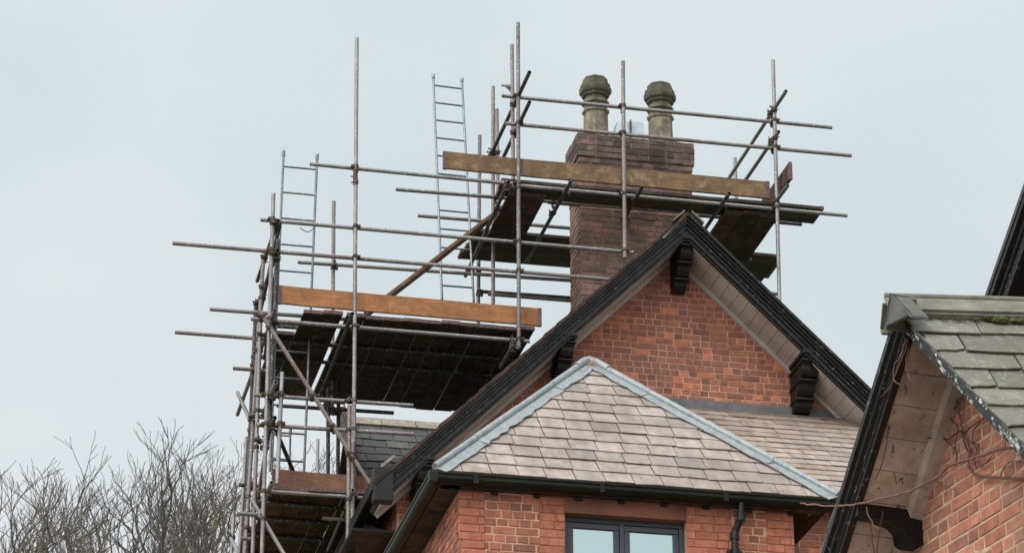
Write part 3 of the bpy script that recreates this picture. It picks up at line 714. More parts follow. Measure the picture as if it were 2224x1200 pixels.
# window: outer frame, two casements, panes
fy = YBW + .09
mb = MB()
def ring(mb_, x0, x1, z0, z1, w_, y0, y1):
    mb_.box(x0, x1, y0, y1, z1 - w_, z1); mb_.box(x0, x1, y0, y1, z0, z0 + w_); mb_.box(x0, x0 + w_, y0, y1, z0 + w_, z1 - w_); mb_.box(x1 - w_, x1, y0, y1, z0 + w_, z1 - w_)
ring(mb, wx0, wx1, wzb, wzt, .05, fy, fy + .08); xm = (wx0 + wx1) / 2 - .015
mb.box(xm - .022, xm + .022, fy + .002, fy + .07, wzb + .05, wzt - .05)
win = mb.build('window', M['frame'], house, bevel=.004)
for (a_, b__) in ((wx0 + .052, xm - .024), (xm + .024, wx1 - .052)):
    mb = MB(); ring(mb, a_, b__, wzb + .052, wzt - .052, .055, fy + .012, fy + .06); mb.build('sash', M['frame'], win, bevel=.005)
    mb = MB(); mb.box(a_ + .05, b__ - .05, fy + .035, fy + .045, wzb + .1, wzt - .1); mb.build('pane', M['glass'], win)
mb = MB(); mb.box(wx0 - .05, wx1 + .05, YBW - .06, fy, wzb - .1, wzb); mb.build('sill', M['render'], win)
mb = MB(); mb.box(wx0, wx1, YBW + .2, YBW + .22, wzb, wzt); mb.build('blind', M['soffit'], win)
# downpipe with swan neck
dp = [PY(1610, 1076, YBW - .14), PY(1609, 1122, YBW - .14), PY(1605, 1134, YBW - .12), PY(1598, 1150, YBW - .09), PY(1596, 1162, YBW - .08), PY(1596, 1196, YBW - .08)]
dp.append(np.array([dp[-1][0], dp[-1][1], .1]))
mb = MB(); mb.path(dp[:2], .034, 12); mb.path(dp[1:5], .034, 12); mb.path(dp[4:], .034, 12)
for i in (0, 1, 4): mb.tube(dp[i] + np.array([0, 0, .035]), dp[i] - np.array([0, 0, .04]), .043, 12)
p = dp[4] - np.array([0, 0, .16]); mb.box(p[0] - .07, p[0] + .07, YBW - .06, YBW, p[2] - .02, p[2] + .02); mb.tube(p + np.array([0, 0, .025]), p - np.array([0, 0, .025]), .042, 12)
mb.build('downpipe', M['black'], house, smooth=True)
# pointed fascia end below the gutter's right end
p = PY(1748, 1100, YBW + .5); mb = MB(); q = [PY(1742, 1090, YBW + .4), PY(1795, 1092, YBW + .4), PY(1760, 1116, YBW + .4)]
mb.prism(q, (0, .06, 0)); mb.build('eaves_end_board', M['soffit_dull'], house)

# --- rear wing: dark slate roof seen past the scaffold
YR = 37.4
r0 = PY(768, 910, YR); r1 = PY(930, 922, YR); zr = (r0[2] + r1[2]) / 2; rx0 = PY(752, 910, YR)[0]; rx1 = hA[0]
dn = 2.6
Vr = unit((0, 1, 1)); Nr = unit((0, -1, 1)); Lr = dn * math.sqrt(2); ro = np.array([0, YR - dn, zr - dn])
mb = MB(); mb.obox(ro + np.array([rx0, 0, 0]) - Nr * .07, (rx1 - rx0, 0, 0), Vr * Lr, Nr * .065, 0)
slates(mb, ro, (1, 0, 0), Vr, Nr, [(rx0, 0), (rx1, 0), (rx1, Lr), (rx0, Lr)], .22, .3, 77, 1, rag=.008, drop=.1)
mb.obox(np.array([rx0, YR, zr]) - np.array([0, 0, .06]), (rx1 - rx0, 0, 0), unit((0, 1, -1)) * 3, Nr * .05 * 0 + unit((0, 1, 1)) * .05, 0)
mb.build('rear_roof', [M['black_worn'], M['slate_dark']], house)
mb = MB(); x = rx0; rr = random.Random(3)
while x < rx1:
    mb.obox((x, YR - .13, zr - .12 + rr.uniform(0, .006)), (.44, 0, 0), unit((0, 1, 1)) * .2, Nr * .025); x += .45
    mb.obox((x - .45, YR, zr + .03), (.44, 0, 0), unit((0, 1, -1)) * .2, unit((0, 1, 1)) * .02)
mb.build('rear_ridge_tiles', M['tile'], house)
mb = MB()
for k in range(3):
    mb.obox((rx0 - .05 - k * .03, YR - dn, zr - dn - .05 - .0 * k), (.02, 0, 0), Vr * (Lr + .1 - .05 * k), Nr * .2)
mb.build('rear_verge_boards', M['wood_grey'], house)
mb = MB(); yw2 = YR - dn + .35; mb.box(rx0 + .1, xl, yw2, yw2 + .3, 0, zr - dn + .3); mb.prism([(rx0 + .1, yw2, 0), (rx0 + .1, YR + dn - .35, 0), (rx0 + .1, YR + dn - .35, zr - dn + .2), (rx0 + .1, YR, zr - .2), (rx0 + .1, yw2, zr - dn + .2)], (.3, 0, 0))
mb.build('rear_wall', M['mortar_gable'], house)
# soil pipe branch on the side wall
mb = MB(); mb.path([PY(792, 1142, YW + .4), PY(806, 1144, YW + .4), PY(836, 1157, YW + .3), PY(868, 1162, YW + .2)], .05, 10); mb.build('waste_pipe', M['black'], house, smooth=True)

# ================================================================== OUTBUILDING AT RIGHT
G = unit((-math.sin(math.radians(9.4)), math.cos(math.radians(9.4)), 0)); NI = np.array([G[1], -G[0], 0.])   # along the gable, into the building
RD = unit((.992, -.129, 0))
pc = PD(2100, 1000, 16.6)                     # a point of the barge plane
def PG(x, y, off=0.0): return PP(x, y, pc + NI * off, NI)
oA = PG(1957, 671); oR = PG(2224, 955); oL = PG(1797, 1190)
sr = np.linalg.norm((oR - oA)[:2]); sl = np.linalg.norm((oL - oA)[:2])
print('right pitch', math.degrees(math.atan2((oA - oR)[2], sr)), 'left pitch', math.degrees(math.atan2((oA - oL)[2], sl)), 'apex', oA, 'dist', oR)
oR = oA + (oR - oA) * 2.2; oL = oA + (oL - oA) * 1.75
outb = empty('brick_outbuilding', (pc[0], pc[1], 0), 'nearer brick gable at right with mossy slate roof and flaking black bargeboard', 'house')
OV = .45
# wall
q_ = .115
def bel(A, B, dist):
    d = unit(B - A); q = unit(np.cross(d, NI)); q = q if q[2] > 0 else -q
    return A - q * dist, B - q * dist
def to_uv(P): return ((P - oA) @ G, P[2])
a1, b1 = bel(oA, oR, q_); a2, b2 = bel(oA, oL, q_)
u1a, v1a = to_uv(a1); u1b, v1b = to_uv(b1); u2a, v2a = to_uv(a2); u2b, v2b = to_uv(b2)
sl1 = (v1b - v1a) / (u1b - u1a); sl2 = (v2b - v2a) / (u2b - u2a)
us = (v2a - v1a + sl1 * u1a - sl2 * u2a) / (sl1 - sl2); vs_ = v1a + sl1 * (us - u1a)
wpoly = [(u1b + .25, 0), (u2b - .25, 0), (u2b - .25, v2a + sl2 * (u2b - .25 - u2a)), (us, vs_), (u1b + .25, v1a + sl1 * (u1b + .25 - u1a))]
W0 = np.array([oA[0], oA[1], 0]) + NI * OV
mb = MB(); mb.prism([W0 + G * a_ + np.array([0, 0, b__]) for a_, b__ in wpoly], NI * .3, 0)
brickwork(mb, W0, G, -NI, wpoly, ch=.078, bl=.232, bond='mix', seed=91, v_from=PG(2100, 1200, OV)[2] - 1.2, joint=.0135, proud=.004)
mb.build('gable_wall', [M['mortar_out'], M['brick_out']], outb)
DEP = 5.0
Rv = RD / np.dot(RD, NI)                       # ridge runs slightly skew to the gable
mb = MB()
for u_ in (u1b + .25, u2b - .55): mb.obox(W0 + G * u_ + NI * .302, G * .3, Rv * DEP, (0, 0, wpoly[2][1] - .1))
mb.build('side_walls', M['mortar_out'], outb)
# roof boarding + slates
mb = MB()
for B in (oR, oL):
    d = unit(B - oA); Ln = np.linalg.norm(B - oA); n_ = unit(np.cross(d, Rv)); n_ = n_ if n_[2] > 0 else -n_
    mb.obox(oA - n_ * .035 + NI * .05, B - oA, Rv * (DEP + .4), n_ * .03, 0)
    V_ = -unit(d - RD * np.dot(d, RD)); H_ = -np.dot(B - oA, V_)
    sk = np.dot(B - oA, RD)
    x_s = -.03
    slates(mb, oA - V_ * H_ + n_ * .0, RD, V_, n_, [(sk + x_s, 0), (sk + DEP, 0), (DEP, H_ - .02), (x_s, H_ - .02)], .235 if B is oR else .2, .44, 101, 1, rag=.016, drop=.25, thick=.010, tail=.022)
mb.build('roof', [M['black_worn'], M['slate_out']], outb)
op = [(.004, -.03), (-.03, -.03), (-.036, -.01), (-.07, -.012), (-.078, .01), (-.1, .012), (-.105, .02), (-.13, .02), (-.13, .06), (.004, .06)]
for B in (oR, oL):
    mb = MB(); rake_extrude(mb, oA, B, NI, op if B is oL else [(p_[0] * .75, p_[1]) for p_ in op]); ob = mb.build('bargeboard', M['black_flaky'] if B is oR else M['black_worn'], outb)
    tag(ob, 'near bargeboard with black paint flaking to white' if B is oR else 'steep far bargeboard in dark worn paint')
    d = unit(B - oA); q = unit(np.cross(d, NI)); q = q if q[2] > 0 else -q; mb = MB(); t0 = .12; Ln = np.linalg.norm(B - oA); rr = random.Random(6)
    while t0 < Ln:
        t1 = min(t0 + .2, Ln)
        mb.obox(oA + d * (t0 + .002) - q * (q_ + rr.uniform(0, .003)) + NI * .062, d * (t1 - t0 - .004), NI * (OV - .062), q * .016); t0 = t1
    mb.build('soffit', M['soffit_dull'], outb)
    mb = MB(); rake_extrude(mb, oA, B, NI, [(-q_ + .022, .062), (-.005, .062), (-.005, OV), (-q_ + .022, OV)]); mb.build('rafter', M['black'], outb)
    mb = MB(); rake_extrude(mb, oA, B, NI, [(-q_ - .001, OV - .1), (-q_ - .035, OV - .08), (-q_ - .04, OV - .001), (-q_ - .001, OV - .001)]); mb.build('wall_trim', M['soffit_dull'], outb)
# ridge tiles with the angular end tile
mb = MB(); rr = random.Random(9); s_ = -.10; k = 0
lens = [1.02, .6, .6, .6, .6, .6, .6]
for ln in lens:
    for B in (oR, oL):
        d = unit(B - oA); d = unit(d - RD * np.dot(d, RD)); n_ = unit(np.cross(d, RD)); n_ = n_ if n_[2] > 0 else -n_
        o_ = oA + RD * (s_ + .004) + n_ * (.03 + .003 * (k % 2)) + np.array([0, 0, .02])
        mb.obox(o_, d * (.155 + .004 * (k % 2)), RD * (ln - .012), n_ * .022)
        mb.obox(o_ + d * .155 + n_ * .004, d * .016, RD * (ln - .014), -n_ * .05 + n_ * 0)
    mb.path([oA + RD * (s_ + .01) + np.array([0, 0, .075]), oA + RD * (s_ + ln - .02) + np.array([0, 0, .075])], .022, 10)
    s_ += ln; k += 1
mb.build('ridge_tiles', M['ridge_out'], outb, bevel=.004)
mb = MB()                                      # closed V-shaped end of the first ridge tile
tri = [PG(1932, 636, -.13), PG(1918, 711, -.13), PG(1976, 682, -.13)]
mb.prism(tri, NI * .028)
mb.obox(tri[0], tri[1] - tri[0], NI * .16, (tri[2] - tri[0]) * .12); mb.obox(tri[0], tri[2] - tri[0], NI * .12, np.array([0, 0, -.018]))
mb.build('ridge_end_tile', plain('dark_grey_end_tile', srgb(92, 93, 90), srgb(72, 73, 71), 9, .85), outb, bevel=.004)
# knee bracket carrying the far soffit, and the dark end of the near purlin
def knee(px, py, B, wdt=.14, hh=.25):
    p = PG(px, py, OV); mb_ = MB()
    prof = [(0, 0), (0, -hh), (-.08, -hh + .0), (-.11, -hh + .03), (-.135, -hh + .07), (-.19, -hh + .1), (-.3, -hh + .115), (-OV + .03, -hh + .12), (-OV + .03, 0)]
    mb_.prism([p + NI * a_ + np.array([0, 0, b__]) - G * wdt / 2 for a_, b__ in prof], G * wdt); return mb_.build('bracket', M['black'], outb, bevel=.005)
knee(1988, 1100, oL, .16)
mb = MB(); pts = []
c = PG(2175, 905, .2)
for k in range(13):
    a_ = math.pi * k / 12; pts.append(c + G * (-.0) + unit(oR - oA) * (.17 * math.cos(a_)) - np.array([0, 0, .115 * math.sin(a_)]) )
mb.prism(pts, NI * .24); mb.build('purlin_end', M['black'], outb)
mb = MB(); p = PG(2135, 895, .05); q = PG(2134, 905, .05); mb.prism([PG(2128, 886, .03), PG(2142, 880, .03), PG(2140, 898, .03), PG(2130, 906, .03)], NI * .03); mb.build('lead_scrap', M['tile'], outb)
# moss along the ridge joint
mb = MB(); rr = random.Random(12)
d = unit(oR - oA); d = unit(d - RD * np.dot(d, RD)); n_ = unit(np.cross(d, RD)); n_ = n_ if n_[2] > 0 else -n_
ico = bmesh.new(); bmesh.ops.create_icosphere(ico, subdivisions=2, radius=1); iv = [np.array(v.co) for v in ico.verts]; ifc = [tuple(v.index for v in f.verts) for f in ico.faces]; ico.free()
for k in range(70):
    s_ = rr.uniform(.42, 1.6) if k < 55 else rr.uniform(.0, .4); 
    if .66 < s_ < .78 : s_ += .15
    R_ = rr.uniform(.012, .03) if k < 55 else .008
    c = oA + RD * s_ + d * (.175 + rr.uniform(-.012, .02)) + n_ * .03
    sx = np.array([rr.uniform(1, 1.7), 1, rr.uniform(.5, .8)])
    mb.add([c + v * sx * R_ * (1 + rr.uniform(-.18, .18)) for v in iv], ifc)
tag(mb.build('moss', M['moss'], None, origin=oA), 'green moss cushions growing below the grey ridge tiles', 'moss', None, 'stuff')

# ================================================================== FAR HOUSE, upper right corner
fb = PD(2190, 540, 27.0)
def PF(x, y, off=0.0): return PP(x, y, fb + NI * off, NI)
fL0 = PF(2156, 640); fU = PF(2224, 446); fA = fL0 + (fU - fL0) * 1.9; fL = fL0 + (fL0 - fU) * 1.6
fR = np.array([2 * (fA[0]) - fL[0], 2 * fA[1] - fL[1], fL[2]])
far = empty('far_gabled_house', (fb[0], fb[1], 0), 'dark gabled house rising behind the mossy ridge at the right edge', 'house')
mb = MB()
for B in (fL, fR): rake_extrude(mb, fA, B, NI, [(.0, -.05), (.04, -.05), (.04, 5), (0, 5)])
mb.build('roof', M['slate_dark'], far)
for B in (fL, fR):
    mb = MB(); rake_extrude(mb, fA, B, NI, [(0, -.04), (-.05, -.04), (-.055, 0), (-.11, 0), (-.115, .02), (-.2, .02), (-.2, .06), (0, .06)]); mb.build('bargeboard', M['black_worn'], far)
    mb = MB(); rake_extrude(mb, fA, B, NI, [(-.17, .061), (-.15, .061), (-.15, .4), (-.17, .4)]); mb.build('soffit', M['black'], far)
dd = unit(fL - fA); q = unit(np.cross(dd, NI)); q = q if q[2] > 0 else -q
a_ = fA - q * .17 + NI * .4; b__ = fL - q * .17 + NI * .4; c_ = 2 * np.array([a_[0], a_[1], 0]) - np.array([b__[0], b__[1], 0]); c_[2] = b__[2]
mb = MB(); mb.prism([a_, b__, np.array([b__[0], b__[1], 0]), np.array([c_[0], c_[1], 0]), c_], NI * .3, 0)
Wf = np.array([fA[0], fA[1], 0]) + NI * .4; ub = (b__ - Wf) @ G; um = (a_ - Wf) @ G
slates(mb, Wf + np.array([0, 0, b__[2]]), G * (1 if ub < 0 else 1), (0, 0, 1), -NI, [(-abs(ub), 0), (abs(ub), 0), (0, a_[2] - b__[2])], .2, .28, 120, 1, rag=.005)
mb.build('slate_hung_wall', [M['mortar_gable'], M['slate_dark']], far)

# ================================================================== SCAFFOLD
YF = 33.4; R_ = .0242
scaf = empty('scaffold', (PY(770, 900, YF)[0], YF, 0), 'tube scaffold of clamped steel poles round the chimney and left end of the house', 'scaffold')
TUBES = []
TR_ = random.Random(99)
def tube_obj(name, p0, p1, mat='steel', r=R_):
    if mat == 'steel' and TR_.random() < .35: mat = TR_.choice(['steel_warm', 'steel_mid'])
    mb_ = MB(); mb_.tube(p0, p1, r, 14, hollow=True); o = mb_.build(name, M[mat], scaf, smooth=True); TUBES.append((name, np.asarray(p0), np.asarray(p1), o)); return o
def upright(x0, y0, x1, y1, Y, mat='steel', ground=False):
    p0, p1 = PY(x0, y0, Y), PY(x1, y1, Y)
    if ground: p1 = np.array([p1[0], p1[1], .05]) if False else p0 + (p1 - p0) * ((p0[2] - .03) / (p0[2] - p1[2]))
    return tube_obj('upright_pole', p0, p1, mat)
def ledger(x0, y0, x1, y1, Y, mat='steel'): return tube_obj('ledger_pole', PY(x0, y0, Y), PY(x1, y1, Y), mat)
def transom(x0, y0, x1, y1, xc, yc, Yc, mat='steel', name='cross_pole'):
    z = PY(xc, yc, Yc)[2]; p0 = PZ(x0, y0, z); p1 = PZ(x1, y1, z)
    return tube_obj(name, p0, np.array([p1[0] * .5 + p0[0] * .5, p1[1], p1[2]]), mat)
def brace(x0, y0, Y0_, x1, y1, Y1_, mat='steel'): return tube_obj('brace_pole', PY(x0, y0, Y0_), PY(x1, y1, Y1_), mat)
YL = YF + .055
# uprights of the front row
upright(775, 83, 768.5, 960, YF)
upright(767, 880, 765, 1200, YF, ground=True)
upright(759, 880, 755, 1200, YF + .03, ground=True)
upright(594, 420, 569, 1200, YF, 'steel', ground=True)
upright(1125, 50, 1127, 758, YF)
upright(1112, 97, 1115, 415, YF + .30, 'steel_warm')
upright(1353, 133, 1357, 560, YF, 'steel_warm')
upright(1679, 131, 1693, 652, YF)
upright(613, 808, 602, 1050, YF - .05)
# inner and rear rows
YI = YF + .66; YRR = YF + 2.05
upright(1071, 188, 1071, 700, YRR - .3, 'steel_warm'); upright(1079, 237, 1083, 520, YRR - .4, 'steel_warm')
upright(1042, 294, 1038, 760, YRR + .5)
upright(725, 437, 721, 900, YRR + .1)
upright(1596, 343, 1607, 690, YRR)
upright(573, 548, 532, 1200, YF + 1.0, 'steel_warm', ground=True)
upright(556, 655, 531, 1200, YF + 1.5, 'steel_dark', ground=True)
upright(566, 690, 549, 1200, YF + .5, ground=True)
upright(536, 948, 520, 1200, YF + 2.0, ground=True)
upright(508, 1116, 503, 1200, YF + 2.6, ground=True)
upright(541, 1010, 536, 1200, YF + 1.7, ground=True)
upright(604, 520, 585, 930, YF + .12, 'steel_dark')
upright(713, 830, 712, 1100, YF + 1.9, 'steel_dark', ground=True)
upright(736, 770, 733, 1100, YF + 2.2, 'steel_dark', ground=True)
upright(690, 953, 689, 1100, YF + 6, ground=True)
# ledgers, front
for a in ((1090, 208, 1807, 277), (1098, 268, 1849, 338), (673, 356, 1122, 400), (566, 477, 1376, 548), (375, 528, 1330, 607), (545, 692, 1150, 741)): ledger(*a, YL)
ledger(1118, 402, 1840, 468, YL - .0)
ledger(552, 857, 897, 880, YL); ledger(557, 922, 898, 942, YL)
ledger(590, 1066, 888, 1087, YL); ledger(700, 1124, 862, 1135, YL + .3, 'steel_warm')
# ledgers, inner and rear
ledger(860, 411, 1505, 462, YI); ledger(1190, 439, 1741, 487, YI + .12, 'steel_dark')
ledger(908, 468, 1250, 496, YRR); ledger(647, 569, 1245, 609, YRR)
ledger(1036, 632, 1245, 647, YRR + .4, 'steel_dark'); ledger(1060, 638, 1245, 653, YRR + .1, 'steel_warm')
ledger(1400, 545, 1632, 563, YRR - .4); ledger(1600, 632, 1690, 638, YRR)
ledger(1055, 530, 1245, 543, YRR + .25, 'steel_dark')
ledger(456, 671, 770, 694, YF + .32); ledger(380, 721, 640, 741, YF + 2.3); ledger(506, 799, 600, 806, YF + 1.4)
ledger(601, 880, 855, 896, YRR, 'steel_dark'); ledger(600, 708, 672, 713, YRR, 'steel_dark')
ledger(515, 1114, 560, 1117, YF - .08, 'steel'); ledger(524, 1168, 552, 1170, YF + .7); ledger(532, 1151, 556, 1153, YF + 1.1, 'steel_dark'); ledger(519, 1052, 560, 1055, YF + 1.6, 'steel_dark')
ledger(540, 903, 590, 907, YF + .9, 'steel_dark')
# cross poles
YT = YF - .03
for a_ in ((1150, 157, 1068, 338, 1129, 203, 'steel_dark'), (1150, 222, 1086, 362, 1131, 264, 'steel_dark'), (1707, 198, 1583, 386, 1681, 238, 'steel'), (1691, 286, 1602, 412, 1683, 298, 'steel'),
          (1239, 396, 1140, 570, 1231, 411, 'steel_dark'), (1394, 408, 1330, 520, 1386, 422, 'steel_dark'), (1584, 420, 1520, 510, 1573, 438, 'steel_dark'), (1711, 403, 1560, 590, 1688, 434, 'steel'),
          (1104, 396, 1020, 600, 1101, 402, 'steel_dark'), (1118, 745, 1084, 796, 1113, 752, 'steel'), (597, 674, 520, 900, 591, 690, 'steel'), (765, 681, 700, 870, 757, 704, 'steel_dark'),
          (599, 829, 570, 905, 589, 856, 'steel'), (597, 906, 575, 968, 590, 922, 'steel_dark'), (590, 1047, 570, 1100, 584, 1064, 'steel'), (767, 1063, 718, 1210, 758, 1079, 'steel'),
          (604, 479, 560, 610, 602, 484, 'steel_dark'), (603, 543, 556, 680, 600, 550, 'steel_dark')):
    transom(*a_[:6], YT, a_[6])
p0 = PY(583, 940, YF + .2); 
# braces
brace(563, 674, YF - .055, 810, 1060, YF - .055, 'steel_warm'); brace(545, 1080, YF + .1, 618, 1204, YF - .03)
brace(516, 852, YF + 2.5, 565, 960, YF + 1.2); brace(608, 486, YF + .1, 560, 700, YF + 1.3, 'steel_dark'); brace(604, 550, YF + .1, 575, 780, YF + 1.2, 'steel_dark')
brace(500, 1165, YF + 2.6, 520, 1204, YF + 2.2); brace(600, 935, YF + .3, 640, 1030, YF + 1.2, 'steel_dark'); brace(590, 905, YF + .2, 560, 1080, YF + 1.0, 'steel')
# couplers wherever an upright meets a ledger or cross pole close by
def closest(p, q, r, s):
    d1 = q - p; d2 = s - r; w0 = p - r; a_ = d1 @ d1; b_ = d1 @ d2; c_ = d2 @ d2; d_ = d1 @ w0; e_ = d2 @ w0; D = a_ * c_ - b_ * b_
    if D < 1e-6: return None
    sc_ = (b_ * e_ - c_ * d_) / D; tc_ = (a_ * e_ - b_ * d_) / D
    if not (-.01 <= sc_ <= 1.01 and -.01 <= tc_ <= 1.01): return None
    return p + d1 * sc_, r + d2 * tc_
rr = random.Random(21)
def collar(mb_, c, axis, r=R_):
    axis = unit(axis)
    mb_.tube(c - axis * .022, c + axis * .022, r + .007, 12)
    mb_.tube(c - axis * .009, c + axis * .009, r + .011, 12)
def coupler(P, dP, Q, dQ, parent):
    mb_ = MB(); collar(mb_, P, dP); collar(mb_, Q, dQ)
    mid = (P + Q) / 2; n_ = unit(np.cross(dP, dQ)); a_, b_ = unit(dP), unit(dQ)
    mb_.obox(mid - a_ * .018 - b_ * .018 - n_ * .016, a_ * .036, b_ * .036, n_ * .032)
    for (c, ax, oth, sgn) in ((P, a_, b_, rr.choice((-1, 1))), (Q, b_, a_, rr.choice((-1, 1)))):
        o_ = c + oth * sgn * (R_ + .018); k_ = n_
        mb_.obox(o_ - ax * .016 - k_ * .02 - oth * .012, ax * .032, k_ * .04, oth * .028)
        mb_.tube(o_ - k_ * .04 + oth * .01 * sgn, o_ + k_ * .045 + oth * .01 * sgn, .006, 6)
        mb_.tube(o_ + oth * .01 * sgn - k_ * .03, o_ + oth * .01 * sgn - k_ * .045, .014, 6)
    mb_.build('clamp', M['clamp'], parent)
others = [t_ for t_ in TUBES if t_[0] != 'upright_pole']; done = []
for (n1, a, b_, o) in [t_ for t_ in TUBES if t_[0] in ('upright_pole', 'ledger_pole')]:
    for (n2, c, d, o2) in others:
        if o is o2 or (n1 == n2): continue
        k = closest(a, b_, c, d)
        if k is None: continue
        gap = np.linalg.norm(k[0] - k[1]); m_ = (k[0] + k[1]) / 2
        if gap > .16 or m_[2] < 9.5: continue
        if any(np.linalg.norm(m_ - z) < .05 for z in done): continue
        done.append(m_); coupler(k[0], unit(b_ - a), k[1], unit(d - c), o)
print('clamps', len(done))
# sleeve joint on the tall upright, spare clamps, tie
mb = MB()
for yy in (371, 395): collar(mb, PY(772.5, yy, YF), (0, 0, 1))
mb.tube(PY(772, 372, YF), PY(772, 402, YF), R_ + .005, 12)
for yy in (383, 396): mb.tube(PY(762, yy, YF - .01), PY(772, yy, YF - .01), .008, 6)
mb.build('sleeve_joint', M['clamp'], scaf)
mb = MB(); p = PY(1100, 188, YF + .3); mb.tube(PY(1089, 185, YF + .3), PY(1112, 190, YF + .3), .012, 6); mb.prism([PY(1098, 183, YF + .3), PY(1110, 184, YF + .3), PY(1112, 198, YF + .3)], (0, .05, 0)); mb.build('swivel_clamp', M['steel'], scaf)

# ---------------- boards
BW, BT = .225, .038
def board(name, p0, p1, width_vec, thick_vec, mat, label, group, kind_mat=None, ends=True, j=.0):
    p0 = np.asarray(p0, float); p1 = np.asarray(p1, float); mb_ = MB()
    wv, tv = np.asarray(width_vec, float), np.asarray(thick_vec, float); d = p1 - p0; Ln = np.linalg.norm(d); du = d / Ln
    n = max(2, int(Ln / .35)); rr_ = random.Random(int(abs(p0[0] * 977 + p0[2] * 131 + p0[1] * 57)))
    wob = [np.array([0, 0, rr_.uniform(-.004, .004)]) for _ in range(n + 1)]
    V = []; 
    for i in range(n + 1):
        c = p0 + d * i / n + wob[i]; V += [c, c + wv, c + wv + tv, c + tv]
    Fc = [(3, 2, 1, 0), tuple(n * 4 + k for k in range(4))]
    for i in range(n):
        for k in range(4): Fc.append((i * 4 + k, i * 4 + (k + 1) % 4, (i + 1) * 4 + (k + 1) % 4, (i + 1) * 4 + k))
    if np.dot(np.cross(wv, tv), d) < 0: Fc = [f[::-1] for f in Fc]
    mb_.add(V, Fc)
    o = mb_.build(name, M[mat], None, origin=p0, bevel=.003)
    tag(o, label, 'scaffold board' if name != 'toe_board' else 'toe board', group)
    if ends:
        for (c, s_) in ((p0, 1), (p1, -1)):
            m2 = MB(); e_ = .002; wu, tu = unit(wv), unit(tv)
            m2.obox(c - du * s_ * e_ - wu * e_ - tu * e_, du * s_ * .05, wv + wu * 2 * e_, tv + tu * 2 * e_)
            m2.build('end_band', M['band'], o)
    return o
# toe boards on edge
def toe(x0, y0, x1, y1, hgt_px, Y, mat, label):
    p0, p1 = PY(x0, y0, Y), PY(x1, y1, Y)
    return board('toe_board', p0 - np.array([0, 0, .225]), p1 - np.array([0, 0, .225]), (0, .038, 0), (0, 0, .225), mat, label, 'toe boards', ends=True)
toe(963, 328, 1671, 394, 40, YF + .04 + .0, 'wood_old', 'weathered long toe board on the upper platform in front of the chimney')
toe(604, 619, 1176, 669, 42, YF + .09, 'wood_new', 'clean orange-brown long toe board along the big dark middle platform')
toe(592, 1017, 764, 1031, 42, YF + .09, 'wood_mid', 'brown toe board on the lowest platform at the left')
toe(766, 1032, 822, 1037, 42, YF + .13, 'wood_mid', 'short toe board end beside the foot of the left black bargeboard')
p0 = PY(1704, 365, YF - .12); q0 = PY(1672, 397, YF + .15)
board('toe_board', (p0[0], YF - .3, p0[2] - .225), (p0[0] - .02, YF + 1.5, p0[2] - .225), (.038, 0, 0), (0, 0, .225), 'wood_dark', 'short reddish toe board pointing outwards at the right end of the upper platform', 'toe boards')
# deck planes
zU = PY(1500, 430, YF + .08)[2]; zM = PY(1000, 702, YF + .05)[2]; zLo = PY(680, 1067, YF + .05)[2]
def xat(px, py, z, Y): return PY(px, py, Y)[0]
GU = 'boards of the upper platform'; GM = 'boards of the middle platform'; GL = 'boards of the lowest platform'
LU = 'in the dark upper platform in front of the chimney'
ORD = ['front', 'second', 'third', 'fourth', 'fifth', 'sixth', 'seventh', 'eighth', 'ninth', 'tenth', 'eleventh', 'twelfth', 'thirteenth']
def nth(k, label): return (ORD[k] + ' board' + (' from the front' if k else '')) + ' ' + label
def deckX(xa, xb, ya, yb, z, mat, label, group, lift=0, jit=.03, k0=0):
    n = int(round((yb - ya) / (BW + .006))); rr_ = random.Random(int(xa * 100 + ya * 10))
    for k in range(n):
        y = ya + k * (BW + .006); a_ = xa + rr_.uniform(-jit, jit); b2 = xb + rr_.uniform(-jit, jit)
        lz = lift + rr_.uniform(0, .02)
        board('scaffold_board', (a_, y, z + lz), (b2, y, z + lz + rr_.uniform(-.006, .006)), (0, BW, 0), (0, 0, BT), mat, nth(k + k0, label), group)
def deckY(xa, n, ya, yb, z, mat, label, group, jit=.04):
    rr_ = random.Random(int(xa * 100))
    for k in range(n):
        x = xa + k * (BW + .006)
        board('scaffold_board', (x, ya + rr_.uniform(-jit, jit), z), (x, yb + rr_.uniform(-jit, jit), z), (BW, 0, 0), (0, 0, BT), mat, ['first', 'second', 'third'][k] + ' board from the left ' + label, group)
uxl = PY(1098, 408, YF)[0]; uxr = PY(1793, 455, YF)[0]
deckX(uxl, uxr, YF + .08, YF + .55, zU, 'wood_grey', LU, GU)
xlft = PY(1118, 425, YF)[0]; deckY(xlft, 2, YF + .3, YF + 1.75, zU - BT - .012, 'wood_dark', 'running back past the left side of the chimney', GU)
xrgt = PY(1590, 470, YF)[0]; deckY(xrgt, 3, YF + .3, YF + 1.75, zU - BT - .012, 'wood_dark', 'running back past the right side of the chimney', GU)
ya_ = PZ(1150, 512, zU)[1]
deckX(PZ(1050, 505, zU)[0] - .12, PZ(1706, 548, zU)[0], ya_, ya_ + .93, zU - .0, 'wood_grey', 'in the dark upper platform behind the chimney', GU)
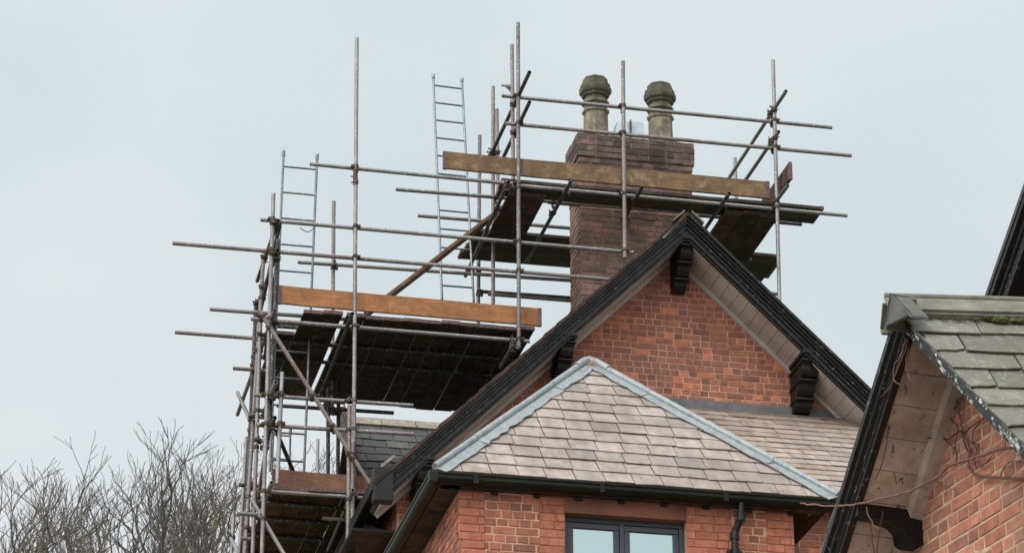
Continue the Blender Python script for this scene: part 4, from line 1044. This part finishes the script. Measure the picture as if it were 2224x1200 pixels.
# loose raking plank and short stub
def deck_cross(xa, xb, ya, yb, z, mat, label, group, front=None, seed=1):
    """boards laid front to back side by side; the ragged board ends show under the toe board"""
    rr_ = random.Random(seed); n = int(round((xb - xa) / (BW + .010))); step = (xb - xa) / n
    for k in range(n):
        x = xa + k * step; y0 = (front(k) if front else ya) + rr_.uniform(-.035, .03); lz = rr_.uniform(0, .012)
        board('scaffold_board', (x, y0, z + lz), (x + rr_.uniform(-.004, .004), yb + rr_.uniform(-.04, .04), z + lz + rr_.uniform(-.004, .004)), (step - .009, 0, 0), (0, 0, BT), mat,
              ('leftmost board' if k == 0 else ORD[k] + ' board from the left') + ' ' + label, group)
xm_ = PY(757, 700, YF)[0]; xr_ = PY(1166, 712, YF)[0]; yrear = PZ(930, 889, zM)[1]
xf_ = PY(673, 668, YF)[0]; xff = PY(590, 668, YF)[0]
XL0 = xff + .12; nL = int(round((xm_ - .045 - XL0) / (BW + .006)))
deck_cross(xm_, xr_, YF + .1, yrear, zM, 'wood_black', 'in the wide right bay of the dark middle platform', GM, seed=5)
x = xm_ - .045 - nL * (BW + .006)
deck_cross(x, xm_ - .045, YF + .1, yrear, zM, 'wood_black', 'in the narrow left bay of the dark middle platform', GM, front=lambda k: YF + .1 if x + (k + .5) * .231 > xf_ else YF + .80, seed=6)
xl0 = PY(592, 1070, YF)[0]; xl1 = PY(757, 1070, YF)[0]; xl2 = xl - .10
deck_cross(xl0, xl1 - .03, YF + .05, YF + 2.9, zLo, 'wood_dark', 'in the left bay of the lowest reddish platform', GL, seed=7)
deck_cross(xl1 - .02, xl2, YF + .05, YF + 2.9, zLo, 'wood_dark', 'in the right bay of the lowest reddish platform', GL, seed=8)
for yy in (.36, .95, 1.5): tube_obj('ledger_pole', (XL0 - .15, YF + yy, zM - R_ - .004), (xr_ - .05, YF + yy + .01, zM - R_ - .004), 'steel_dark')
for yy in (.45, 1.0, 1.6, 2.3): tube_obj('ledger_pole', (xl0 - .1, YF + yy, zLo - R_ - .004), (xl2 - .05, YF + yy + .01, zLo - R_ - .004), 'steel_dark')
# raking plank from the upper to the middle platform
a, b_ = PY(1088, 446, YF + 1.1), PY(838, 640, YF + 1.1)
d = unit(b_ - a); q = unit(np.cross(d, (0, 1, 0))); q = q if q[2] > 0 else -q
board('sloping_plank', a - q * .04, b_ + d * .35 - q * .04, (0, .225, 0), q * .04, 'wood_old', 'sloping brown plank leaning between the upper and middle platforms', None)
bpy.data.objects['sloping_plank']['category'] = 'plank'

# ---------------- ladders
def ladder(label, tl, tr, bl, br, Yt, Yb, n, r=.0155, ext=0):
    P_ = [PY(*tl, Yt), PY(*tr, Yt), PY(*bl, Yb), PY(*br, Yb)]
    o = empty('ladder', (P_[2] + P_[3]) / 2, label, 'ladder', None)
    for a_, b2 in ((0, 2), (1, 3)):
        mb_ = MB(); mb_.tube(P_[a_], P_[b2], r, 10); mb_.tube(P_[a_], P_[a_] - (P_[a_] - P_[b2]) / np.linalg.norm(P_[a_] - P_[b2]) * .07, r + .006, 10); mb_.build('rail', M['steel_thin'], o, smooth=True)
    f0_ = .045 / 1
    L_ = P_[0] - P_[2]
    for k in range(n):
        f_ = (k + n_off) / n_tot
        mb_ = MB(); mb_.tube(P_[0] + (P_[2] - P_[0]) * f_, P_[1] + (P_[3] - P_[1]) * f_, r * .82, 8); mb_.build('rung', M['steel_thin'], o, smooth=True)
n_off, n_tot = .6, 12.0
ladder('tall thin ladder rising past the left end of the scaffold above the orange toe board', (616, 328), (689, 335), (586, 1022), (660, 1026), YF + .9, YF + .9, 12)
n_off, n_tot = .62, 12.35
ladder('thin ladder leaning up beside the chimney scaffold, left of its tall poles', (941, 162), (1003, 170), (960, 650), (1029, 655), YF + 2.6, YF + 1.5, 12)
n_off, n_tot = .3, 2.0
ladder('short dark ladder section standing behind the left uprights above the lowest toe board', (594, 928), (631, 931), (590, 1030), (628, 1034), YF + 2.3, YF + 2.3, 2, .013)
# wire tie hanging from the top rail by the ladder
mb = MB(); pts = [PY(652 + k * 3.5, 494 + 9 * math.sin(math.pi * k / 9) , YF + .8) for k in range(10)]; mb.path(pts, .006, 5)
tag(mb.build('loose_wire', M['steel_dark'], None, origin=pts[0]), 'short curl of loose wire hanging from the rail by the tall ladder', 'wire')
# scraps resting on boards
mb = MB(); 
# ================================================================== CLIMBING VINE
vine = empty('climbing_vine', tuple(PG(2100, 1190, OV - .06) * np.array([1, 1, 0])), 'leafless reddish vine creeping over the brick gable and across its bargeboard', 'vine')
def vpath(name, pts, offs, r0, r1, mat):
    P_ = []
    if not hasattr(offs, '__len__'): offs = [offs] * len(pts)
    for (x, y), o_ in zip(pts, offs): P_.append(PG(x, y, o_))
    Q = []; rr_ = random.Random(int(pts[0][0] * 7 + pts[0][1])); n = len(P_)
    for i in range(n - 1):
        pm = P_[max(i - 1, 0)]; p1_, p2_ = P_[i], P_[i + 1]; p3_ = P_[min(i + 2, n - 1)]
        for k in range(4):
            t_ = k / 4; Q.append(.5 * ((2 * p1_) + (p2_ - pm) * t_ + (2 * pm - 5 * p1_ + 4 * p2_ - p3_) * t_ ** 2 + (3 * p1_ - pm - 3 * p2_ + p3_) * t_ ** 3) + np.array([rr_.uniform(-1, 1) for _ in range(3)]) * .0035)
    Q.append(P_[-1]); mb_ = MB(); m = len(Q)
    mb_.path(Q, [(r0 + (r1 - r0) * i / m) * (1.35 if i % 7 == 3 else 1) for i in range(m)], 6)
    return mb_.build(name, M[mat], vine, smooth=True)
main = [(2300, 962), (2224, 968), (2166, 976), (2113, 994), (2060, 1013), (2028, 1040), (1975, 1066), (1925, 1080), (1873, 1091), (1840, 1097), (1809, 1098), (1775, 1096), (1738, 1092)]
vpath('stem', main, [.2, .2, .15, .1, .05, 0, -.03, -.06, -.08, -.09, -.1, -.1, -.1], .0085, .004, 'vine')
w_ = OV - .03
VP = [([(2300, 1042), (2224, 1038), (2170, 1037), (2122, 1030), (2108, 1018), (2104, 1000), (2106, 975), (2100, 955), (2092, 940), (2088, 915), (2083, 890), (2085, 870), (2094, 850), (2096, 835)], w_, .011, .005, 'vine'),
      ([(2106, 985), (2098, 970), (2092, 952), (2086, 935), (2060, 952), (2040, 945), (2045, 935)], w_, .007, .004, 'vine_dark'),
      ([(2092, 940), (2110, 925), (2125, 915), (2140, 908)], w_, .006, .004, 'vine_dark'),
      ([(2113, 994), (2130, 1008), (2136, 1010), (2128, 1014), (2115, 1008)], w_, .005, .003, 'vine'),
      ([(2120, 1020), (2118, 1000), (2135, 1008), (2150, 995), (2158, 985)], w_, .005, .003, 'vine_dark'),
      ([(2075, 1012), (2078, 985), (2068, 968), (2052, 952)], w_, .004, .003, 'vine_dark'),
      ([(2026, 1042), (2045, 1050), (2060, 1060), (2076, 1063)], w_, .004, .002, 'vine'),
      ([(1980, 1066), (1995, 1076), (2007, 1081)], .2, .004, .002, 'vine'),
      ([(1950, 822), (1962, 842), (1990, 862), (2010, 868), (2035, 876), (2060, 888), (2075, 884), (2090, 862), (2100, 842)], [.1, .15, .25, .3, .35, w_, w_, w_, w_], .007, .004, 'vine_dark'),
      ([(1955, 858), (1975, 885), (2000, 912), (2030, 928), (2045, 938)], [.15, .2, .3, .4, w_], .006, .003, 'vine_dark'),
      ([(1962, 838), (1955, 890), (1945, 935), (1935, 975), (1925, 1010), (1908, 1060), (1895, 1085)], [.1, .15, .15, .15, .15, .15, .15], .006, .004, 'vine_dark'),
      ([(1938, 812), (1932, 860), (1930, 920), (1926, 960), (1918, 1000), (1900, 1040)], .08, .005, .003, 'vine_dark'),
      ([(1972, 735), (1964, 765), (1950, 800), (1940, 825), (1925, 850), (1912, 862)], .0, .006, .004, 'vine'),
      ([(1975, 755), (1968, 790), (1974, 818), (1978, 826)], .02, .005, .003, 'vine'),
      ([(1968, 735), (1958, 770), (1945, 790), (1940, 822), (1955, 835)], -.01, .006, .004, 'vine'),
      ([(1900, 1210), (1893, 1160), (1890, 1130), (1888, 1100), (1895, 1060), (1905, 1020)], .12, .006, .004, 'vine_dark'),
      ([(1880, 1100), (1890, 1125), (1900, 1142), (1912, 1147)], -.05, .004, .003, 'vine'),
      ([(1918, 1110), (1910, 1150), (1905, 1210)], .15, .005, .004, 'vine_dark'),
      ([(1930, 1002), (1940, 1020), (1948, 1050)], .2, .003, .002, 'vine_dark'),
      ([(2000, 1090), (2020, 1010), (2040, 940), (2055, 900), (2066, 850), (2075, 820)], w_, .005, .003, 'vine_dark'),
      ([(2083, 890), (2078, 868), (2070, 850), (2072, 835)], w_, .005, .003, 'vine_dark'),
      ([(1990, 760), (1985, 800), (1972, 840), (1960, 900), (1952, 960), (1948, 1010)], .3, .005, .003, 'vine_dark'),
      ([(2010, 868), (2015, 900), (2000, 940), (1985, 990), (1975, 1050)], .38, .004, .003, 'vine_dark'),
      ([(2060, 888), (2066, 910), (2080, 925), (2078, 950), (2070, 985)], w_, .005, .003, 'vine_dark'),
      ([(2140, 905), (2120, 925), (2112, 950), (2120, 975), (2116, 1000)], w_, .004, .003, 'vine_dark'),
      ([(2045, 835), (2052, 870), (2048, 905), (2058, 935)], w_, .004, .003, 'vine_dark'),
      ([(2170, 1037), (2185, 1010), (2205, 1000), (2230, 1004)], w_, .004, .003, 'vine_dark'),
      ([(2100, 955), (2120, 962), (2135, 980), (2140, 1000)], w_, .003, .002, 'vine_dark')]
for pts, o_, r0_, r1_, mt in VP: vpath('stem' if r0_ > .0055 else 'tendril', pts, o_, r0_ * .75, r1_ * .75, mt)

# ================================================================== BARE TREES
def bare_tree(px, py_top, dist, spread, seed, label, mat='bark', upright_=.8, fine=1.0):
    rr_ = random.Random(seed); top = PY(px, py_top, dist); base = np.array([top[0], top[1], 0.]); H = top[2]
    o = empty('bare_tree', base, label, 'tree', 'bare trees beyond the house')
    tr = MB(); cr = MB()
    hfork = H - 5.6
    segs = []
    pts = [base]; 
    for k in range(1, 7): pts.append(base + np.array([rr_.uniform(-.15, .15), rr_.uniform(-.15, .15), hfork * k / 6]))
    tr.path(pts, [.30 * (1 - .5 * k / 6) for k in range(7)], 8); tr.build('trunk', M[mat], o, smooth=True)
    LN = [1.5, 1.25, 1.05, .85, .66, .5, .38]
    def grow(p, d, r, lv):
        if lv > 6: return
        n = 5 if lv < 5 else 3; ln = LN[lv] * rr_.uniform(.55, 1.4); P_ = [p]; dd_ = d; bend = np.array([rr_.gauss(0, .05), rr_.gauss(0, .05), 0])
        for k in range(n):
            dd_ = unit(dd_ + bend + np.array([rr_.gauss(0, .21), rr_.gauss(0, .21), .09 * upright_ + rr_.gauss(0, .06)]))
            P_.append(P_[-1] + dd_ * ln / n)
        re = max(r * .67, .006)
        cr.path(P_, [r + (re - r) * k / n for k in range(n + 1)], 5 if lv < 2 else (4 if lv < 4 else 3))
        nb = 3 if rr_.random() < (.12 if lv < 4 else .2) * fine else 2
        for k in range(nb):
            sp_ = (.25 if k == 0 else .6) * spread; ax = np.array([rr_.gauss(0, 1), rr_.gauss(0, 1), 0])
            nd = unit(dd_ + unit(ax) * sp_ * rr_.uniform(.6, 1.2)); grow(P_[-1], nd, re * (.97 if k == 0 else .8), lv + 1)
        if 1 <= lv < 6:
            for q_ in P_[1:-1]:
                if rr_.random() < .17 * fine: grow(q_, unit(dd_ + unit(np.array([rr_.gauss(0, 1), rr_.gauss(0, 1), .2])) * .8), max(re * .55, .006), min(6, lv + 2))
    for k in range(4):
        a_ = 2 * math.pi * (k + rr_.random()) / 4
        grow(pts[-1] if k < 2 else pts[-2], unit((math.cos(a_) * .5 * spread, math.sin(a_) * .5 * spread, 1)), .14, 0)
    zmax = max(v[2] for v in cr.v); s_ = H / zmax
    cr.v = [(base[0] + (v[0] - base[0]), base[1] + (v[1] - base[1]), v[2] - (zmax - H) * max(0, (v[2] - hfork) / (zmax - hfork))) for v in cr.v]
    cr.build('crown', M[mat], o); return len(cr.f)
TR = [(-2, 925, 60, 1.0, 1, 'open bare tree cut by the left edge of the picture', 'bark', .9),
      (92, 1008, 58, 1.15, 2, 'wide forking bare tree with a pale trunk near the left edge', 'bark', .8),
      (40, 985, 72, .8, 15, 'slender bare tree behind the two at the left edge', 'bark', 1.2),
      (140, 1035, 66, .8, 16, 'low bare tree filling the dip in the treeline', 'bark', 1.3),
      (178, 1062, 74, .7, 3, 'low brownish twiggy tree between the two big bare trees', 'bark_warm', 1.6),
      (235, 992, 66, .95, 4, 'bare tree with fine upright twigs right of the low brownish one', 'bark', 1.0),
      (308, 1030, 76, .95, 14, 'bare tree set back behind the tallest leafless crown', 'bark_warm', 1.1),
      (385, 962, 62, .6, 5, 'tallest leafless tree with a spire of twigs above its neighbours', 'bark', 1.1),
      (452, 972, 66, 1.0, 6, 'bushy bare tree just left of the scaffold', 'bark', 1.0),
      (412, 985, 78, .8, 17, 'bare tree standing behind the bushy one by the scaffold', 'bark', 1.3),
      (505, 975, 74, .8, 18, 'bare tree partly hidden by the left scaffold poles', 'bark_warm', 1.1),
      (640, 950, 66, .9, 8, 'bare tree seen through the scaffold behind the tall ladder', 'bark', .9),
      (715, 935, 70, .9, 9, 'bare tree seen through the scaffold beside the dark slate roof', 'bark', .9)]
tot = 0
for a in TR: tot += bare_tree(*a)
print('tree faces', tot)
for o in bpy.data.objects:
    if '_w' in o.keys(): del o['_w']
